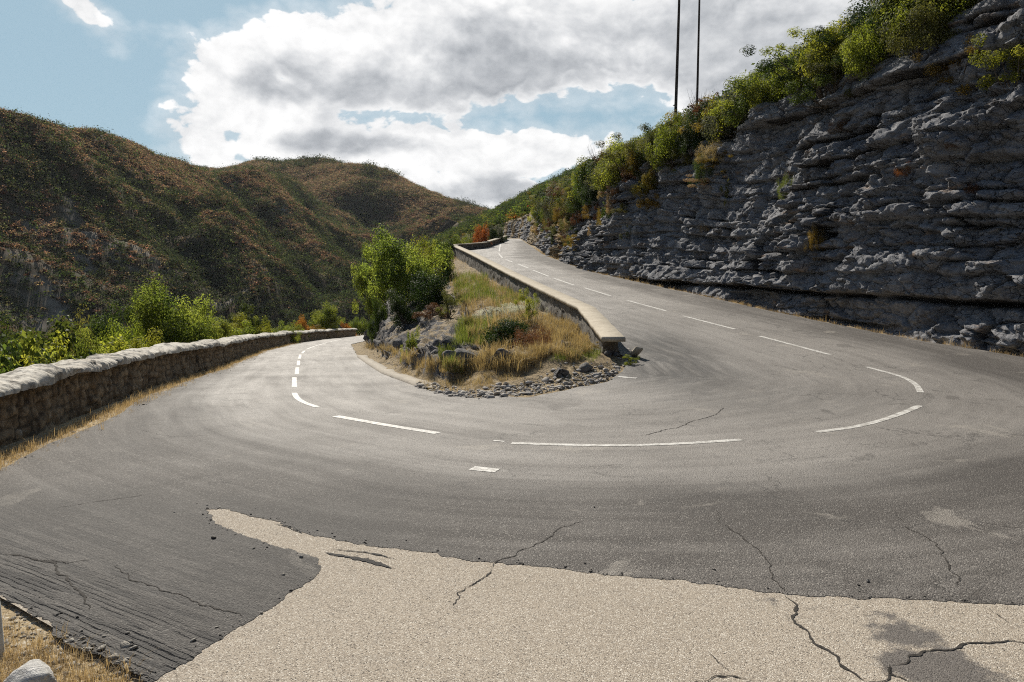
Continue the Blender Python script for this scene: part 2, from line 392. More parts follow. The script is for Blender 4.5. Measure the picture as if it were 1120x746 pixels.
def mat_asphalt():
    m, nt, out = newmat('asphalt'); N = NT(nt); P = N.pos()
    lat, along = N.attr('lat'), N.attr('along')
    road = N.cxyz(N.m('MULTIPLY', along, .10), lat, 0.0)                       # stretched along the direction of travel
    streak = N.noise(road, 2.4, 6, .62); streak2 = N.noise(N.cxyz(N.m('MULTIPLY', along, .22), N.m('MULTIPLY', lat, 2.2), 3.0), 2.0, 5, .6)
    blot = N.noise(P, .45, 5, .6); mid = N.noise(P, 2.6, 5, .62)
    wear = N.m('ADD', N.m('ADD', N.mr(lat, 1.1, 2.6, .62, .10), N.m('MULTIPLY', N.m('SUBTRACT', streak, .5), .95)), N.m('MULTIPLY', N.m('SUBTRACT', blot, .5), .95))
    wear = N.m('ADD', wear, N.m('MULTIPLY', N.m('SUBTRACT', streak2, .5), .5), clamp=True)
    base = N.mix(wear, (.080, .070, .062), (.315, .288, .260))
    base = N.mix(N.m('MULTIPLY', N.mr(mid, .56, .74), .45), base, (.062, .057, .053))
    # hairline cracks and dusty or oily patches with edges of their own
    ce = N.voro(N.vm('ADD', P, N.vm('SCALE', N.noise(P, 1.6, 4, .6, out='Color'), .9)), .62, 'DISTANCE_TO_EDGE')
    base = N.mix(N.m('MULTIPLY', N.m('MULTIPLY', N.mr(ce, .0, .012, 1, 0), N.mr(N.noise(P, .5, 3, .5), .50, .60)), .75), base, (.040, .035, .031))
    pt = N.noise(N.vm('ADD', P, (9, 4, 0)), .75, 6, .68, .6)
    base = N.mix(N.m('MULTIPLY', N.mr(pt, .60, .66), .45), base, (.36, .325, .28)); base = N.mix(N.m('MULTIPLY', N.mr(pt, .40, .345), .5), base, (.062, .054, .047))
    # stones of the surface dressing
    v1 = N.voro(P, 105, out='Color'); s1 = N.xyz(v1)
    base = N.mix(N.mr(s1[0], .80, .97), base, N.mix(.55, base, (.36, .335, .30)))
    base = N.mix(N.mr(s1[1], .66, .95), base, N.mix(.6, base, (.028, .026, .024)))
    # dark streaks along the travel direction, strongest beside the parapet end
    dark_mask = N.m('MULTIPLY', N.attr('dark_streaks'), N.mr(N.noise(N.cxyz(N.m('MULTIPLY', along, .16), lat, 7.0), 5.0, 5, .65), .30, .62, .35, 1.0))
    base = N.mix(N.m('MULTIPLY', dark_mask, .92), base, (.035, .032, .030))
    base = N.mix(N.m('MULTIPLY', N.attr('old'), .55), base, (.050, .046, .042))
    # raked grooves of the older patch at the verge
    rake = N.attr('rake'); q = N.attr('rakeu'); w = N.attr('rakew')
    rk = N.noise(N.cxyz(N.m('MULTIPLY', q, 1.0), N.m('MULTIPLY', w, 15.0), 0.0), 1.0, 3, .6, .3)
    wv = N.m('SINE', N.m('ADD', N.m('MULTIPLY', w, 150.0), N.m('MULTIPLY', N.noise(N.cxyz(q, w, 2.0), 3.0, 4, .6), 6.0)))
    rib = N.m('MULTIPLY', N.m('MULTIPLY', N.mr(wv, -.1, .75), N.mr(N.noise(N.cxyz(N.m('MULTIPLY', q, 2.2), N.m('MULTIPLY', w, 9.0), 5.0), 1.0, 3, .6), .42, .60)), N.attr('rib'))
    base = N.mix(N.m('MULTIPLY', rib, .80), base, (.020, .018, .016))
    base = N.mix(N.m('MULTIPLY', N.m('MULTIPLY', rake, N.mr(rk, .47, .58)), .85), base, (.032, .029, .027))
    h = N.m('ADD', N.m('MULTIPLY', N.voro(P, 105), -1.0), N.m('MULTIPLY', N.m('MULTIPLY', rk, rake), -3.5))
    h = N.m('ADD', h, N.m('ADD', N.m('MULTIPLY', mid, .7), N.m('MULTIPLY', rib, -4.0)))
    N.principled(base, N.mr(wear, 0, 1, .80, .62), N.bump(h, .010, .75), .35, out)
    return m

def mat_pavement():
    m, nt, out = newmat('chip_pavement'); N = NT(nt); P = N.pos()
    blot = N.noise(P, .9, 5, .6); mid = N.noise(P, 6, 5, .6); v = N.voro(P, 170, out='Color'); s = N.xyz(v)
    c = N.mix(blot, (.325, .275, .215), (.415, .355, .285))
    c = N.mix(N.m('MULTIPLY', N.mr(mid, .5, .7), .5), c, (.30, .26, .215))
    c = N.mix(N.mr(s[0], .70, .98), c, (.62, .57, .49)); c = N.mix(N.mr(s[1], .70, .96), c, (.20, .165, .13)); c = N.mix(N.mr(s[2], .93, .99), c, (.05, .045, .04))
    st = N.attr('stain')
    c = N.mix(N.m('MULTIPLY', N.mr(N.m('ADD', st, N.m('MULTIPLY', N.m('SUBTRACT', N.noise(P, 4.5, 7, .75), .5), 1.5)), .40, .70), .85), c, N.mix(N.mr(s[1], .5, .9), (.115, .105, .10), (.05, .046, .045)))
    N.principled(c, .9, N.bump(N.m('MULTIPLY', N.voro(P, 170), -1), .005, .8), .25, out)
    return m

def mat_paint():
    m, nt, out = newmat('road_paint'); N = NT(nt); P = N.pos()
    w = N.noise(P, 9, 5, .7); v = N.xyz(N.voro(P, 62, out='Color'))
    c = N.mix(N.m('MULTIPLY', N.mr(w, .42, .62), .85), (.60, .58, .54), (.32, .30, .27)); c = N.mix(N.m('MULTIPLY', N.mr(v[0], .70, .92), .65), c, (.24, .22, .20))
    N.principled(c, .6, N.bump(N.voro(P, 62), .004, .5), .35, out)
    return m

def mat_plain(name, c0, c1, scale=3, rough=.9, bump=.02, dark=None):
    m, nt, out = newmat(name); N = NT(nt); P = N.pos()
    a = N.noise(P, scale, 6, .62); b = N.noise(P, scale * 7, 4, .6)
    c = N.mix(N.mr(a, .32, .68), c0, c1)
    c = N.mix(N.m('MULTIPLY', N.mr(b, .5, .72), .5), c, dark or tuple(x * .5 for x in c0))
    N.principled(c, rough, N.bump(N.m('ADD', a, N.m('MULTIPLY', b, .5)), bump), .25, out)
    return m

def mat_wall_stone(name, joints, moss):
    """old weathered masonry: 'joint' darkens the gaps, 'tone' differs from stone to stone"""
    m, nt, out = newmat(name); N = NT(nt); P = N.pos()
    a = N.noise(P, 2.0, 6, .65); b = N.noise(P, 12, 5, .65); tone = N.attr('tone')
    c = N.mix(tone, joints[0], joints[1])
    c = N.mix(N.mr(a, .42, .66), c, joints[2])
    c = N.mix(N.m('MULTIPLY', N.mr(b, .50, .66), .75), c, moss)
    ver = N.noise(N.vm('MULTIPLY', P, (5, 5, .8)), 1.0, 5, .65)
    c = N.mix(N.m('MULTIPLY', N.mr(ver, .5, .68), .65), c, tuple(x * .45 for x in moss))
    li = N.noise(P, 4.5, 5, .7)
    c = N.mix(N.m('MULTIPLY', N.mr(li, .60, .70), .6), c, (.50, .47, .42))
    c = N.mix(N.m('MULTIPLY', N.mr(N.attr('crev'), .3, .95), .72), c, (.05, .042, .034))
    N.principled(c, .92, N.bump(N.m('ADD', N.m('MULTIPLY', a, .6), b), .025), .2, out)
    return m

M_ground, M_cliff, M_bank, M_asph, M_pave, M_paint = mat_ground(), mat_rock('limestone'), mat_rock('bank_rock', False), mat_asphalt(), mat_pavement(), mat_paint()
M_crack = mat_plain('crack', (.030, .026, .022), (.055, .048, .042), 8)
M_tar = mat_plain('rubber_mark', (.045, .042, .040), (.08, .075, .07), 20)
M_gravel = mat_plain('gravel', (.26, .235, .20), (.42, .39, .34), 9, .95, .03)
M_stone = mat_plain('loose_stone', (.22, .205, .19), (.40, .375, .34), 4, .9, .05, (.11, .10, .095))
M_rubble = mat_plain('rubble', (.30, .275, .245), (.50, .46, .41), 6, .95, .02, (.16, .145, .135))
M_body = mat_wall_stone('old_wall_stone', ((.25, .185, .12), (.37, .29, .20), (.15, .112, .076)), (.085, .066, .046))
M_cope = mat_wall_stone('old_wall_coping', ((.46, .42, .36), (.60, .56, .49), (.50, .455, .39)), (.16, .14, .115))
M_cbody = mat_wall_stone('parapet_stone', ((.16, .145, .125), (.25, .23, .20), (.12, .11, .095)), (.07, .064, .056))
M_conc = mat_plain('parapet_concrete', (.40, .345, .265), (.50, .44, .345), 2.5, .9, .01, (.27, .225, .17))
M_kerb = mat_plain('kerb_concrete', (.33, .29, .24), (.42, .375, .31), 4, .9, .012)

# ================================================================== ground sheet
def spaced(*spans):
    out = []
    for a, b, s in spans: out += list(np.arange(a, b, s))
    return np.array(out + [spans[-1][1]])
gx = spaced((-2400, -600, 150), (-600, -320, 20), (-320, -60, 3.0), (-60, -20, 1.5), (-20, 18, .3), (18, 60, 1.5), (60, 200, 7), (200, 600, 40), (600, 2400, 150))
gy = spaced((-600, -60, 60), (-60, 2, 2), (2, 60, .3), (60, 130, 1.2), (130, 420, 3.0), (420, 700, 10), (700, 3200, 125))
GX, GY = np.meshgrid(gx, gy)
GZ = H(GX, GY)
inroad = (GX > wallx(GY) - .3) & (GX < cliffx(GY) + 1.5) & (GY < 125)
GZ = GZ - .03 * inroad
scree_px = [(62, 335, 185, 16, 9), (40, 250, 190, 9, 6), (110, 262, 190, 16, 7), (160, 275, 180, 10, 7), (28, 350, 150, 8, 4), (205, 262, 220, 6, 3), (250, 330, 165, 7, 4), (300, 305, 190, 6, 3), (255, 215, 300, 12, 5), (95, 290, 175, 12, 5), (350, 245, 330, 9, 4), (310, 228, 330, 10, 5), (20, 300, 165, 7, 5), (85, 235, 215, 10, 3)]
G_bvh_pre = BVHTree.FromPolygons(np.stack([GX, GY, GZ], -1).reshape(-1, 3).tolist(), grid_faces(len(gy), len(gx)).tolist())
EYE = Vector((0, 0, CAM_H))
scree = np.zeros_like(GX)
for u, v, dep, a, b in scree_px:
    hit = G_bvh_pre.ray_cast(EYE, Vector(ray(u, v)).normalized())[0]
    if hit is None: continue
    # long down the slope, narrow across it
    e = 2.0; g = np.array([float(H(hit.x + e, hit.y) - H(hit.x - e, hit.y)), float(H(hit.x, hit.y + e) - H(hit.x, hit.y - e))]); g /= np.linalg.norm(g) + 1e-9
    dx, dy = GX - hit.x, GY - hit.y
    p, q = dx * g[0] + dy * g[1], -dx * g[1] + dy * g[0]
    scree = np.maximum(scree, np.exp(-(p / (a * .75)) ** 2 - (q / (b * .34)) ** 2))
farm = np.clip(np.maximum(sst(.6, 5, wallx(GY) - GX), np.maximum(sst(2, 5, GX - cliffx(GY)), sst(110, 140, GY))), 0, 1)
ground = mk('ground', np.stack([GX, GY, GZ], -1).reshape(-1, 3), grid_faces(len(gy), len(gx)), M_ground, smooth=True, vattr={'far': farm.ravel(), 'scree': scree.ravel()})
tag(ground, 'rough ground of the valley sides under the scrub', kind='structure')

# ================================================================== embankment between the two arms of the road
ey = spaced((12.56, 22, .085), (22, 40, .13), (40, 66, .22), (66, 104, .6))
eu = np.concatenate([np.linspace(0, .5, 66), np.linspace(.5, 1, 50)[1:]])
EU, EY = np.meshgrid(eu, ey)
lx = lowr(EY); rx = np.where(EY > 16.2, isl_r(EY) - .12, isl_r(EY))
EX = lx + (rx - lx) * EU
EZ = isl_height(EU, EY)
P = np.stack([EX, EY, EZ], -1)
def normals(P):
    n = np.cross(np.gradient(P, axis=1), np.gradient(P, axis=0)); return n / (np.linalg.norm(n, axis=-1, keepdims=True) + 1e-9)
Nn = normals(P); Nn[Nn[..., 2] < 0] *= -1
edge = sst(0, .10, EU) * sst(1.0, .96, EU) * sst(12.6, 13.6, EY)
rock = sst(.06, .16, EU) * sst(.66, .40, EU) * sst(14.0, 17, EY)
patch = sst(.05, .35, fbm(EX / 1.6, EY / 1.6, 0, 3, 4))
rockm = np.clip(rock * (.45 + .75 * patch) + .8 * sst(.3, .6, patch) * sst(.1, .2, EU) * sst(.9, .6, EU) * sst(13.6, 15, EY), 0, 1)
wx_, wy_ = EX + .25 * noise(EX / .6, EY / .6, 0, 42), EY + .25 * noise(EX / .6, EY / .6, 5, 43)
fa, fe = facets(wx_ / .85, (wy_ * .8 + EZ) / .95, 44, .8); fb, fe2 = facets(wx_ / .30 + 9, (wy_ * .8 + EZ) / .34, 45, .8); fc, _ = facets(EX / .13, (EY + EZ) / .14, 46, .6)
dsp = rockm * (.24 * ridged(EX / 1.6, EY / 1.6, EZ / 1.2, 3, 9) + .34 * fa + .17 * fb + .07 * fc - .18 * np.exp(-(fe / .10) ** 2) - .06 * np.exp(-(fe2 / .14) ** 2))
dsp += (1 - rockm) * (.07 * fbm(EX / .9, EY / .9, 0, 4, 15) + .02 * fbm(EX / .15, EY / .15, 0, 2, 16))
P = P + Nn * (dsp * edge)[..., None]
n2 = normals(P); n2[n2[..., 2] < 0] *= -1
soil = np.clip(1.0 - rockm * 1.25 * (1.25 - .55 * n2[..., 2]), 0, 1)
bank = mk('embankment', P.reshape(-1, 3), grid_faces(*EX.shape), M_bank, smooth=False, vattr={'soil': soil.ravel(), 'crev': np.clip(-dsp * rockm * 3.2, 0, 1).ravel()})
tag(bank, 'rocky grassy bank between the two arms of the bend', kind='structure')
bank_PV, bank_F = P.reshape(-1, 3), grid_faces(*EX.shape)

# ================================================================== limestone cliff over the upper road
cy = [2.0]
while cy[-1] < 135:
    y = cy[-1]; cy.append(y + (.12 if y < 11 else .042 if y < 30 else lerp(.042, .14, (y - 30) / 25) if y < 55 else .14 + (y - 55) * .006))
cy = np.array(cy)
# drop to even arc length where the foot curves
cw = np.concatenate([np.linspace(0, 1, 225), 1 + np.linspace(0, 1, 26)[1:] ** 1.3])
CW, CY = np.meshgrid(cw, cy)
z0, z1 = Zup(CY) - .25, CLTOP(CY) + .25 * noise(CY / 3, 0, 0, 51) + .2 * noise(CY / .9, 0, 0, 52)
face = np.clip(CW, 0, 1); over = np.clip(CW - 1, 0, 1)
Zc = z0 + (z1 - z0) * face + over * 3.2 * HSLOPE(CY) * .9 - over ** 4 * 1.2
out_ = (.18 * (z1 - z0)) * face + .5 * sst(.75, 1, face) * sst(22, 16, CY) + over * 3.4
b = Zc - .045 * (CY - 16) + .28 * noise(CY / 9, Zc / 6, 0, 61) + .05 * noise(CY / 1.4, Zc, 0, 62)     # height measured across the beds
r_ = np.random.default_rng(5)
th = r_.choice([.22, .3, .38, .5, .65, .85, 1.1], 80, p=[.16, .2, .2, .16, .14, .09, .05]); edges = np.concatenate([[-6], -6 + np.cumsum(th)])
# the deep notch above the lowest bed
i0 = np.argmin(np.abs(edges - 1.25)); edges = edges + (1.25 - edges[i0])
k = np.clip(np.searchsorted(edges, b) - 1, 0, len(edges) - 2)
T = (edges[k + 1] - edges[k]); f = (b - edges[k]) / T
boff = r_.uniform(-.12, .12, len(edges)); boff[i0 - 1] = -.30; boff[i0 - 2] = -.26; boff[i0] = .14
jw = r_.uniform(.55, 1.9, len(edges))[k] * np.clip(T / .5, .7, 1.6)
sj = CY / jw + r_.uniform(0, 9, len(edges))[k] + .10 * noise(CY / .8, Zc / .5, 0, 63)
jc = np.floor(sj); g = sj - jc
jo = (_hash(jc.astype(np.int64), k.astype(np.int64), np.zeros_like(k, np.int64), 77) - .5) * .36
ed = np.minimum(np.minimum(f, 1 - f) * T, np.minimum(g, 1 - g) * jw * 1.0)
eb = np.minimum(f, 1 - f) * T
big = .42 * fbm(CY / 5.5, Zc / 4.0, 0, 3, 64) + .20 * noise(CY / 2.2, Zc / 1.2, 0, 65)
wob = sst(-.35, .3, fbm(CY / 3.0, Zc / 2.0, 0, 3, 69))                   # where the bedding is crisp
brk = sst(-.55, .15, fbm(CY / 1.6, Zc / .9, 0, 3, 70))                    # seams open and close
crev = np.exp(-(ed / .035) ** 1.2) * (.15 + .85 * wob) * brk; crevb = np.exp(-(eb / .035) ** 1.3) * brk
notch = np.exp(-((b - 1.20) / .085) ** 2) * sst(13, 16, CY) * sst(46, 34, CY) * (.55 + .45 * brk)
wy_ = CY + .06 * noise(CY / .3, Zc / .3, 0, 74); wz_ = b + .05 * noise(CY / .3, Zc / .3, 4, 75)
fa, fe = facets(wy_ / 1.15, wz_ / .62, 76, .9); fb, fe2 = facets(wy_ / .46 + 7, wz_ / .27, 78, .9); fc, fe3 = facets(wy_ / .19 + 3, wz_ / .13, 80, .8)
rugged = .72 + .75 * sst(-.3, .4, fbm(CY / 2.6, Zc / 2.2, 0, 3, 81))       # smooth bedding here, shattered rock there
hj = lambda q: _hash(jc.astype(np.int64), k.astype(np.int64), np.zeros_like(k, np.int64), q)
lean = (.12 + .62 * hj(83) ** 1.5) * T * (.5 - f) + (hj(84) - .5) * .75 * np.minimum(jw, 1.2) * (g - .5)          # every block leans back or turns a little
dis = big + lean * (.55 + .45 * wob) + (boff[k] * 1.25 + jo) * (.45 + .55 * wob) + rugged * (.25 * fa + .14 * fb + .055 * fc) - .17 * crev - .15 * crevb * (.3 + .7 * wob) - .32 * notch
dis -= rugged * (.12 * np.exp(-(fe / .06) ** 2) + .06 * np.exp(-(fe2 / .09) ** 2)) - .012 * fbm(CY / .07, Zc / .07, 0, 2, 68)
dis *= sst(0, .03, face) * .85 + .15
dis = dis * (1 - .8 * over) * (1 - .45 * sst(60, 95, CY))
tx = np.gradient(cliffx(cy), cy); nx = 1 / np.sqrt(1 + tx ** 2); ny = -tx * nx                                   # outward (away from the road)
offs = out_ - dis + .22
XC = cliffx(CY) + offs * nx[:, None]; YC = CY + offs * ny[:, None]
ZC = Zc + .05 * dis
csoil = np.clip(sst(0, .25, over) * .9 + .28 * sst(.15, .5, noise(CY / 2.5, Zc / 1.2, 0, 72)) * sst(.35, .9, face) + .75 * sst(44, 56, CY) * sst(-.35, .10, fbm(CY / 4, Zc / 2.6, 0, 3, 73)), 0, 1)
PC = np.stack([XC, YC, ZC], -1)
cliff = mk('rock_cliff', PC.reshape(-1, 3), grid_faces(*XC.shape), M_cliff, smooth=False, vattr={'soil': csoil.ravel(), 'crev': np.clip(.7 * crev + .5 * crevb * wob + notch + .45 * np.exp(-(fe / .06) ** 2) * rugged, 0, 1).ravel()})
tag(cliff, 'grey layered limestone cliff rising beside the upper road', kind='structure')

# ================================================================== roads
def pts_low(L): return [tuple(on_low(*p)) for p in L]
CL = pts_low([(357.5, 375), (333, 383.7), (328.5, 388), (326.5, 394.8), (325, 402), (322, 413), (321.5, 423), (326, 434), (347, 446)]) + \
     [tuple(on_flat(*p)) for p in ((368, 454.5), (420, 464.5), (478, 474), (560, 486), (685, 488.5), (810, 483), (895, 473))] + \
     [tuple(on_up(*p)) for p in ((960, 461), (998, 448), (1010, 437), (1003, 425), (980, 413), (948, 402.5), (908, 388), (832, 368), (803, 360), (748, 346), (728, 340), (687, 329), (668, 324), (640, 315), (628, 312), (607, 305), (577, 293), (554, 284.7), (545, 276), (551, 270), (557, 265))]
CL = [(-22, 130), (-17, 95), (-15.2, 70)] + CL + [(-.2, 112), (-4, 140)]
def catmull(P, step=.25):
    P = np.array(P, float); Q = np.vstack([2 * P[0] - P[1], P, 2 * P[-1] - P[-2]]); out = []
    for i in range(1, len(Q) - 2):
        n = max(2, int(np.linalg.norm(Q[i + 1] - Q[i]) / step)); t = np.linspace(0, 1, n, endpoint=False)[:, None]
        a, b_, c, d = Q[i - 1], Q[i], Q[i + 1], Q[i + 2]
        out.append(.5 * ((2 * b_) + (-a + c) * t + (2 * a - 5 * b_ + 4 * c - d) * t ** 2 + (-a + 3 * b_ - 3 * c + d) * t ** 3))
    return np.vstack(out + [P[-1:]])
CLs = catmull(CL)
CLa = np.concatenate([[0], np.cumsum(np.linalg.norm(np.diff(CLs, axis=0), axis=1))])
CLt = np.gradient(CLs, axis=0); CLt /= np.linalg.norm(CLt, axis=1)[:, None]
def road_coords(X, Y):
    lat, al = np.zeros(len(X)), np.zeros(len(X))
    for i in range(0, len(X), 2000):
        D = (X[i:i + 2000, None] - CLs[None, :, 0]) ** 2 + (Y[i:i + 2000, None] - CLs[None, :, 1]) ** 2
        j = D.argmin(1); dx, dy = X[i:i + 2000] - CLs[j, 0], Y[i:i + 2000] - CLs[j, 1]
        lat[i:i + 2000] = np.sqrt(D.min(1)) * np.sign(CLt[j, 1] * dx - CLt[j, 0] * dy); al[i:i + 2000] = CLa[j] + dx * CLt[j, 0] + dy * CLt[j, 1]
    return lat, al

def resample(P, step):
    P = np.array(P, float); d = np.linalg.norm(np.diff(P, axis=0), axis=1); a = np.concatenate([[0], np.cumsum(d)])
    n = max(2, int(a[-1] / step) + 1); t = np.linspace(0, a[-1], n)
    return np.stack([np.interp(t, a, P[:, 0]), np.interp(t, a, P[:, 1])], 1)

def inside(P, X, Y):
    c = np.zeros(X.shape, bool); n = len(P)
    for i in range(n):
        x0, y0 = P[i]; x1, y1 = P[(i + 1) % n]
        if y0 == y1: continue
        c ^= ((y0 > Y) != (y1 > Y)) & (X < (x1 - x0) * (Y - y0) / (y1 - y0) + x0)
    return c

def sheet(outline, grids, off, Hf=None):
    """flat-lying sheet: outline (n,2) plus interior points, draped over the land at height + off"""
    outline = np.asarray(outline, float); pts = [outline]
    for xa, xb, ya, yb, s in grids:
        X, Y = np.meshgrid(np.arange(xa, xb, s), np.arange(ya, yb, s)); X = X + rng.uniform(-.2, .2, X.shape) * s; Y = Y + rng.uniform(-.2, .2, Y.shape) * s
        k = inside(outline, X, Y); pts.append(np.stack([X[k], Y[k]], 1))
    A = np.vstack(pts); n = len(outline)
    v, _, f, *_ = delaunay_2d_cdt([Vector(p) for p in A], [], [list(range(n))], 1, 1e-5)
    v = np.array([tuple(p) for p in v]); f = np.array([q for q in f if len(q) == 3])
    a, b_, c = v[f[:, 0]], v[f[:, 1]], v[f[:, 2]]
    flip = (b_[:, 0] - a[:, 0]) * (c[:, 1] - a[:, 1]) - (b_[:, 1] - a[:, 1]) * (c[:, 0] - a[:, 0]) < 0
    f[flip] = f[flip][:, ::-1]
    z = (Hf or (lambda x, y: H(x, y, False)))(v[:, 0], v[:, 1]) + off
    return np.column_stack([v, z]), f

def Hroad(x, y):
    """height of the carriageway, carried on a little past its edges"""
    x, y = np.asarray(x, float), np.asarray(y, float); zl, zu = Zlow(y), Zup(y)
    mid = np.where(y > 12.6, (lowr(y) + isl_r(y)) / 2, 0); w = 1 - sst(12.6, 17, y); sx = sst(-3, 3, x); near = zl + (zu - zl) * sx
    return np.where(y < 12.6, near, np.where(x < mid, zl + (zu - zl) * sx * w, zu - (zu - zl) * (1 - sx) * w))

# edge of the dark surfacing across the foreground, from the verge round to the right
edge_px = [(-60, 622), (0, 655), (60, 690), (110, 717), (165, 746), (200, 726), (262, 690), (312, 655), (345, 630), (342, 608), (320, 600), (262, 586), (238, 570), (220, 557), (246, 555), (300, 569), (345, 584), (400, 597), (480, 608), (560, 618), (650, 628), (750, 637), (862, 650), (960, 655), (1120, 662), (1260, 668)]
edgeW = [tuple(on_flat(*p)) for p in edge_px]
edgeW = [(-5.4, 5.6), (-4.2, 5.1)] + edgeW + [(5.6, 3.9), (9, 3.6), (14.0, 3.2)]
er = resample(edgeW, .02)
jit = .009 * fbm(np.arange(len(er)) / .9, 0, 0, 2, 80) + .016 * fbm(np.arange(len(er)) / 5.0, 0, 0, 3, 81) + .035 * noise(np.arange(len(er)) / 24, 0, 0, 82)
tt = np.gradient(er, axis=0); tt /= np.linalg.norm(tt, axis=1)[:, None] + 1e-9
er = er + np.stack([-tt[:, 1], tt[:, 0]], 1) * jit[:, None]
def side(f, ya, yb, off, step, seed):
    ys = np.arange(ya, yb, step if yb > ya else -step); return np.stack([f(ys) + off + .05 * fbm(ys / .5, 0, 0, 3, seed), ys], 1)
left_edge = side(wallx, 92, 6.2, .33, .25, 83); left_edge[:, 0] += .12 * sst(20, 7, left_edge[:, 1]) + .12 * noise(left_edge[:, 1] / 2.2, 0, 0, 84)
tipL = side(lowr, 13.0, 95, .0, .3, 85); tipR = side(isl_r, 104, 13.4, 0, .3, 86)
tip = resample([tipR[-1]] + [tuple(on_up(*p)) for p in ((608, 425), (576, 430.5))] + [tuple(on_flat(*p)) for p in ((545, 433.5), (517, 434.5))] + [tipL[0]], .08)[1:-1]
tip = tip + np.stack([0 * tip[:, 0], .05 * fbm(np.arange(len(tip)) / 4, 0, 0, 3, 87)], 1)
right_edge = side(cliffx, 3.4, 104, -.30, .3, 88)
outline = np.vstack([er, right_edge, tipR, tip, tipL, left_edge])
VR, FR = sheet(outline, [(-8, 15, 3, 17, .25), (-20, 14, 17, 40, .5), (-22, 8, 40, 105, 1.2)], .003, Hroad)
lat, al = road_coords(VR[:, 0], VR[:, 1])
sq = lambda x: np.exp(-x * x)
dark_mask = 1.15 * sq((VR[:, 0] - 3.45) / 1.1) * sq((VR[:, 1] - 17.0) / 3.6) + .55 * sq((VR[:, 0] - 2.8) / 1.6) * sq((VR[:, 1] - 14.4) / 1.0) + .35 * sq((VR[:, 0] - 5) / 2.2) * sq((VR[:, 1] - 12) / 1.5) + .3 * sq((lat - 2.0) / .8) * sst(30, 12, VR[:, 1])
d0 = np.array([1.2, -.73]) / math.hypot(1.2, .73); pw = -VR[:, 0] * d0[1] + VR[:, 1] * d0[0]; pu = VR[:, 0] * d0[0] + VR[:, 1] * d0[1]
pw0 = -(-1.9) * d0[1] + 3.67 * d0[0]
rake = np.clip(1.5 * sst(.75, .05, np.abs(pw - pw0)) + .5 * sst(2.6, .6, np.abs(pw - pw0)), 0, 1) * sst(.2, -1.6, VR[:, 0]) * sst(7.5, 5.5, VR[:, 1])
road = mk('road', VR, FR, M_asph, smooth=True, vattr={'lat': lat, 'along': al, 'dark_streaks': np.clip(dark_mask, 0, 1), 'rake': rake, 'rib': sst(.50, .10, np.abs(pw - pw0) + .12 * noise(pu / .4, pw / .2, 0, 88)) * sst(.2, -1.0, VR[:, 0]), 'old': sst(.1, -1.0, VR[:, 0] + .35 * (VR[:, 1] - 5)) * sst(7.6, 6.2, VR[:, 1] + .25 * noise(VR[:, 0], VR[:, 1], 0, 89)), 'rakeu': pu, 'rakew': pw})
tag(road, 'grey asphalt mountain road doubling back through a hairpin bend', kind='structure')
pv = [(-3.6, 4.75)] + [tuple(on_flat(*p)) for p in ((0, 652), (60, 687), (110, 714), (165, 744))] + [(-1.5, 3.2), (-1.4, -2), (14, -2), (14, 7.4), (-3.4, 7.4)]
VP, FP = sheet(resample(pv, .3), [(-4, 14, -2, 7.4, .12)], .0, Hroad)
def at_flat(u, v): return on_flat(u, v)
stn = np.zeros(len(VP))
for u, v, a, b_, s in ((988, 694, .26, .22, 1.0), (1015, 728, .38, .18, 1.05), (1050, 745, .30, .12, .95), (850, 655, .30, .07, .62), (905, 668, .42, .08, .55), (960, 676, .3, .08, .5), (1090, 742, .4, .1, .55)):
    c = at_flat(u, v); stn = np.maximum(stn, s * np.exp(-((VP[:, 0] - c[0]) / a) ** 2 - ((VP[:, 1] - c[1]) / b_) ** 2))
pave = mk('pavement', VP, FP, M_pave, smooth=True, vattr={'stain': stn})
tag(pave, 'worn beige chip pavement of the lay-by in front of the bend', kind='structure')

# white centre line, dash by dash (each dash is a ribbon on the asphalt)
dashes = [(pts_low, [(321.8, 430), (325.5, 436), (334, 441), (347, 445.5)], .105), (pts_low, [(322, 424), (322, 413)], .105), (pts_low, [(324.6, 409.6), (325.2, 402)], .105), (pts_low, [(326.3, 399.8), (326.6, 394.6)], .105), (pts_low, [(327.4, 392.6), (328.6, 388)], .105), (pts_low, [(330.2, 386.6), (333, 383.8)], .105), (pts_low, [(335, 382.2), (345, 378.5), (357.5, 375)], .105), (pts_low, [(360, 374.2), (375, 370.8)], .105)]
fl = lambda L: [tuple(on_flat(*p)) for p in L]
up = lambda L: [tuple(on_up(*p)) for p in L]
dashes += [(fl, [(367, 454), (420, 464), (479, 474)], .13), (fl, [(559.5, 485.3), (620, 487.5), (685, 488.3), (750, 486.4), (811, 482.6)], .105), (up, [(894, 473), (938, 466.5), (975, 456.5), (1006, 444)], .105), (up, [(1007, 429.5), (1001, 420.5), (985, 412), (947.5, 401.5)], .105)]
for a_, b_ in (((908.5, 388.3), (831, 367.8)), ((804, 360.3), (747, 345.7)), ((728.5, 340.2), (686, 328.7)), ((669, 324.2), (639, 314.8)), ((628.5, 312.2), (606, 304.6)), ((600, 302.3), (583, 295.6)), ((578, 293.4), (566, 288.6)), ((561, 286.9), (553, 284)), ((549.5, 282.2), (545.5, 277.5)), ((546, 275), (551, 270.5))):
    dashes.append((up, [a_, b_], .125))
dashes += [(fl, [(516, 512.5), (530, 514), (544, 515.5)], .16), (fl, [(540, 482.3), (552, 483.6)], .05), (fl, [(676, 423), (696, 424.5)], .10)]
DV, DF, off = [], [], 0
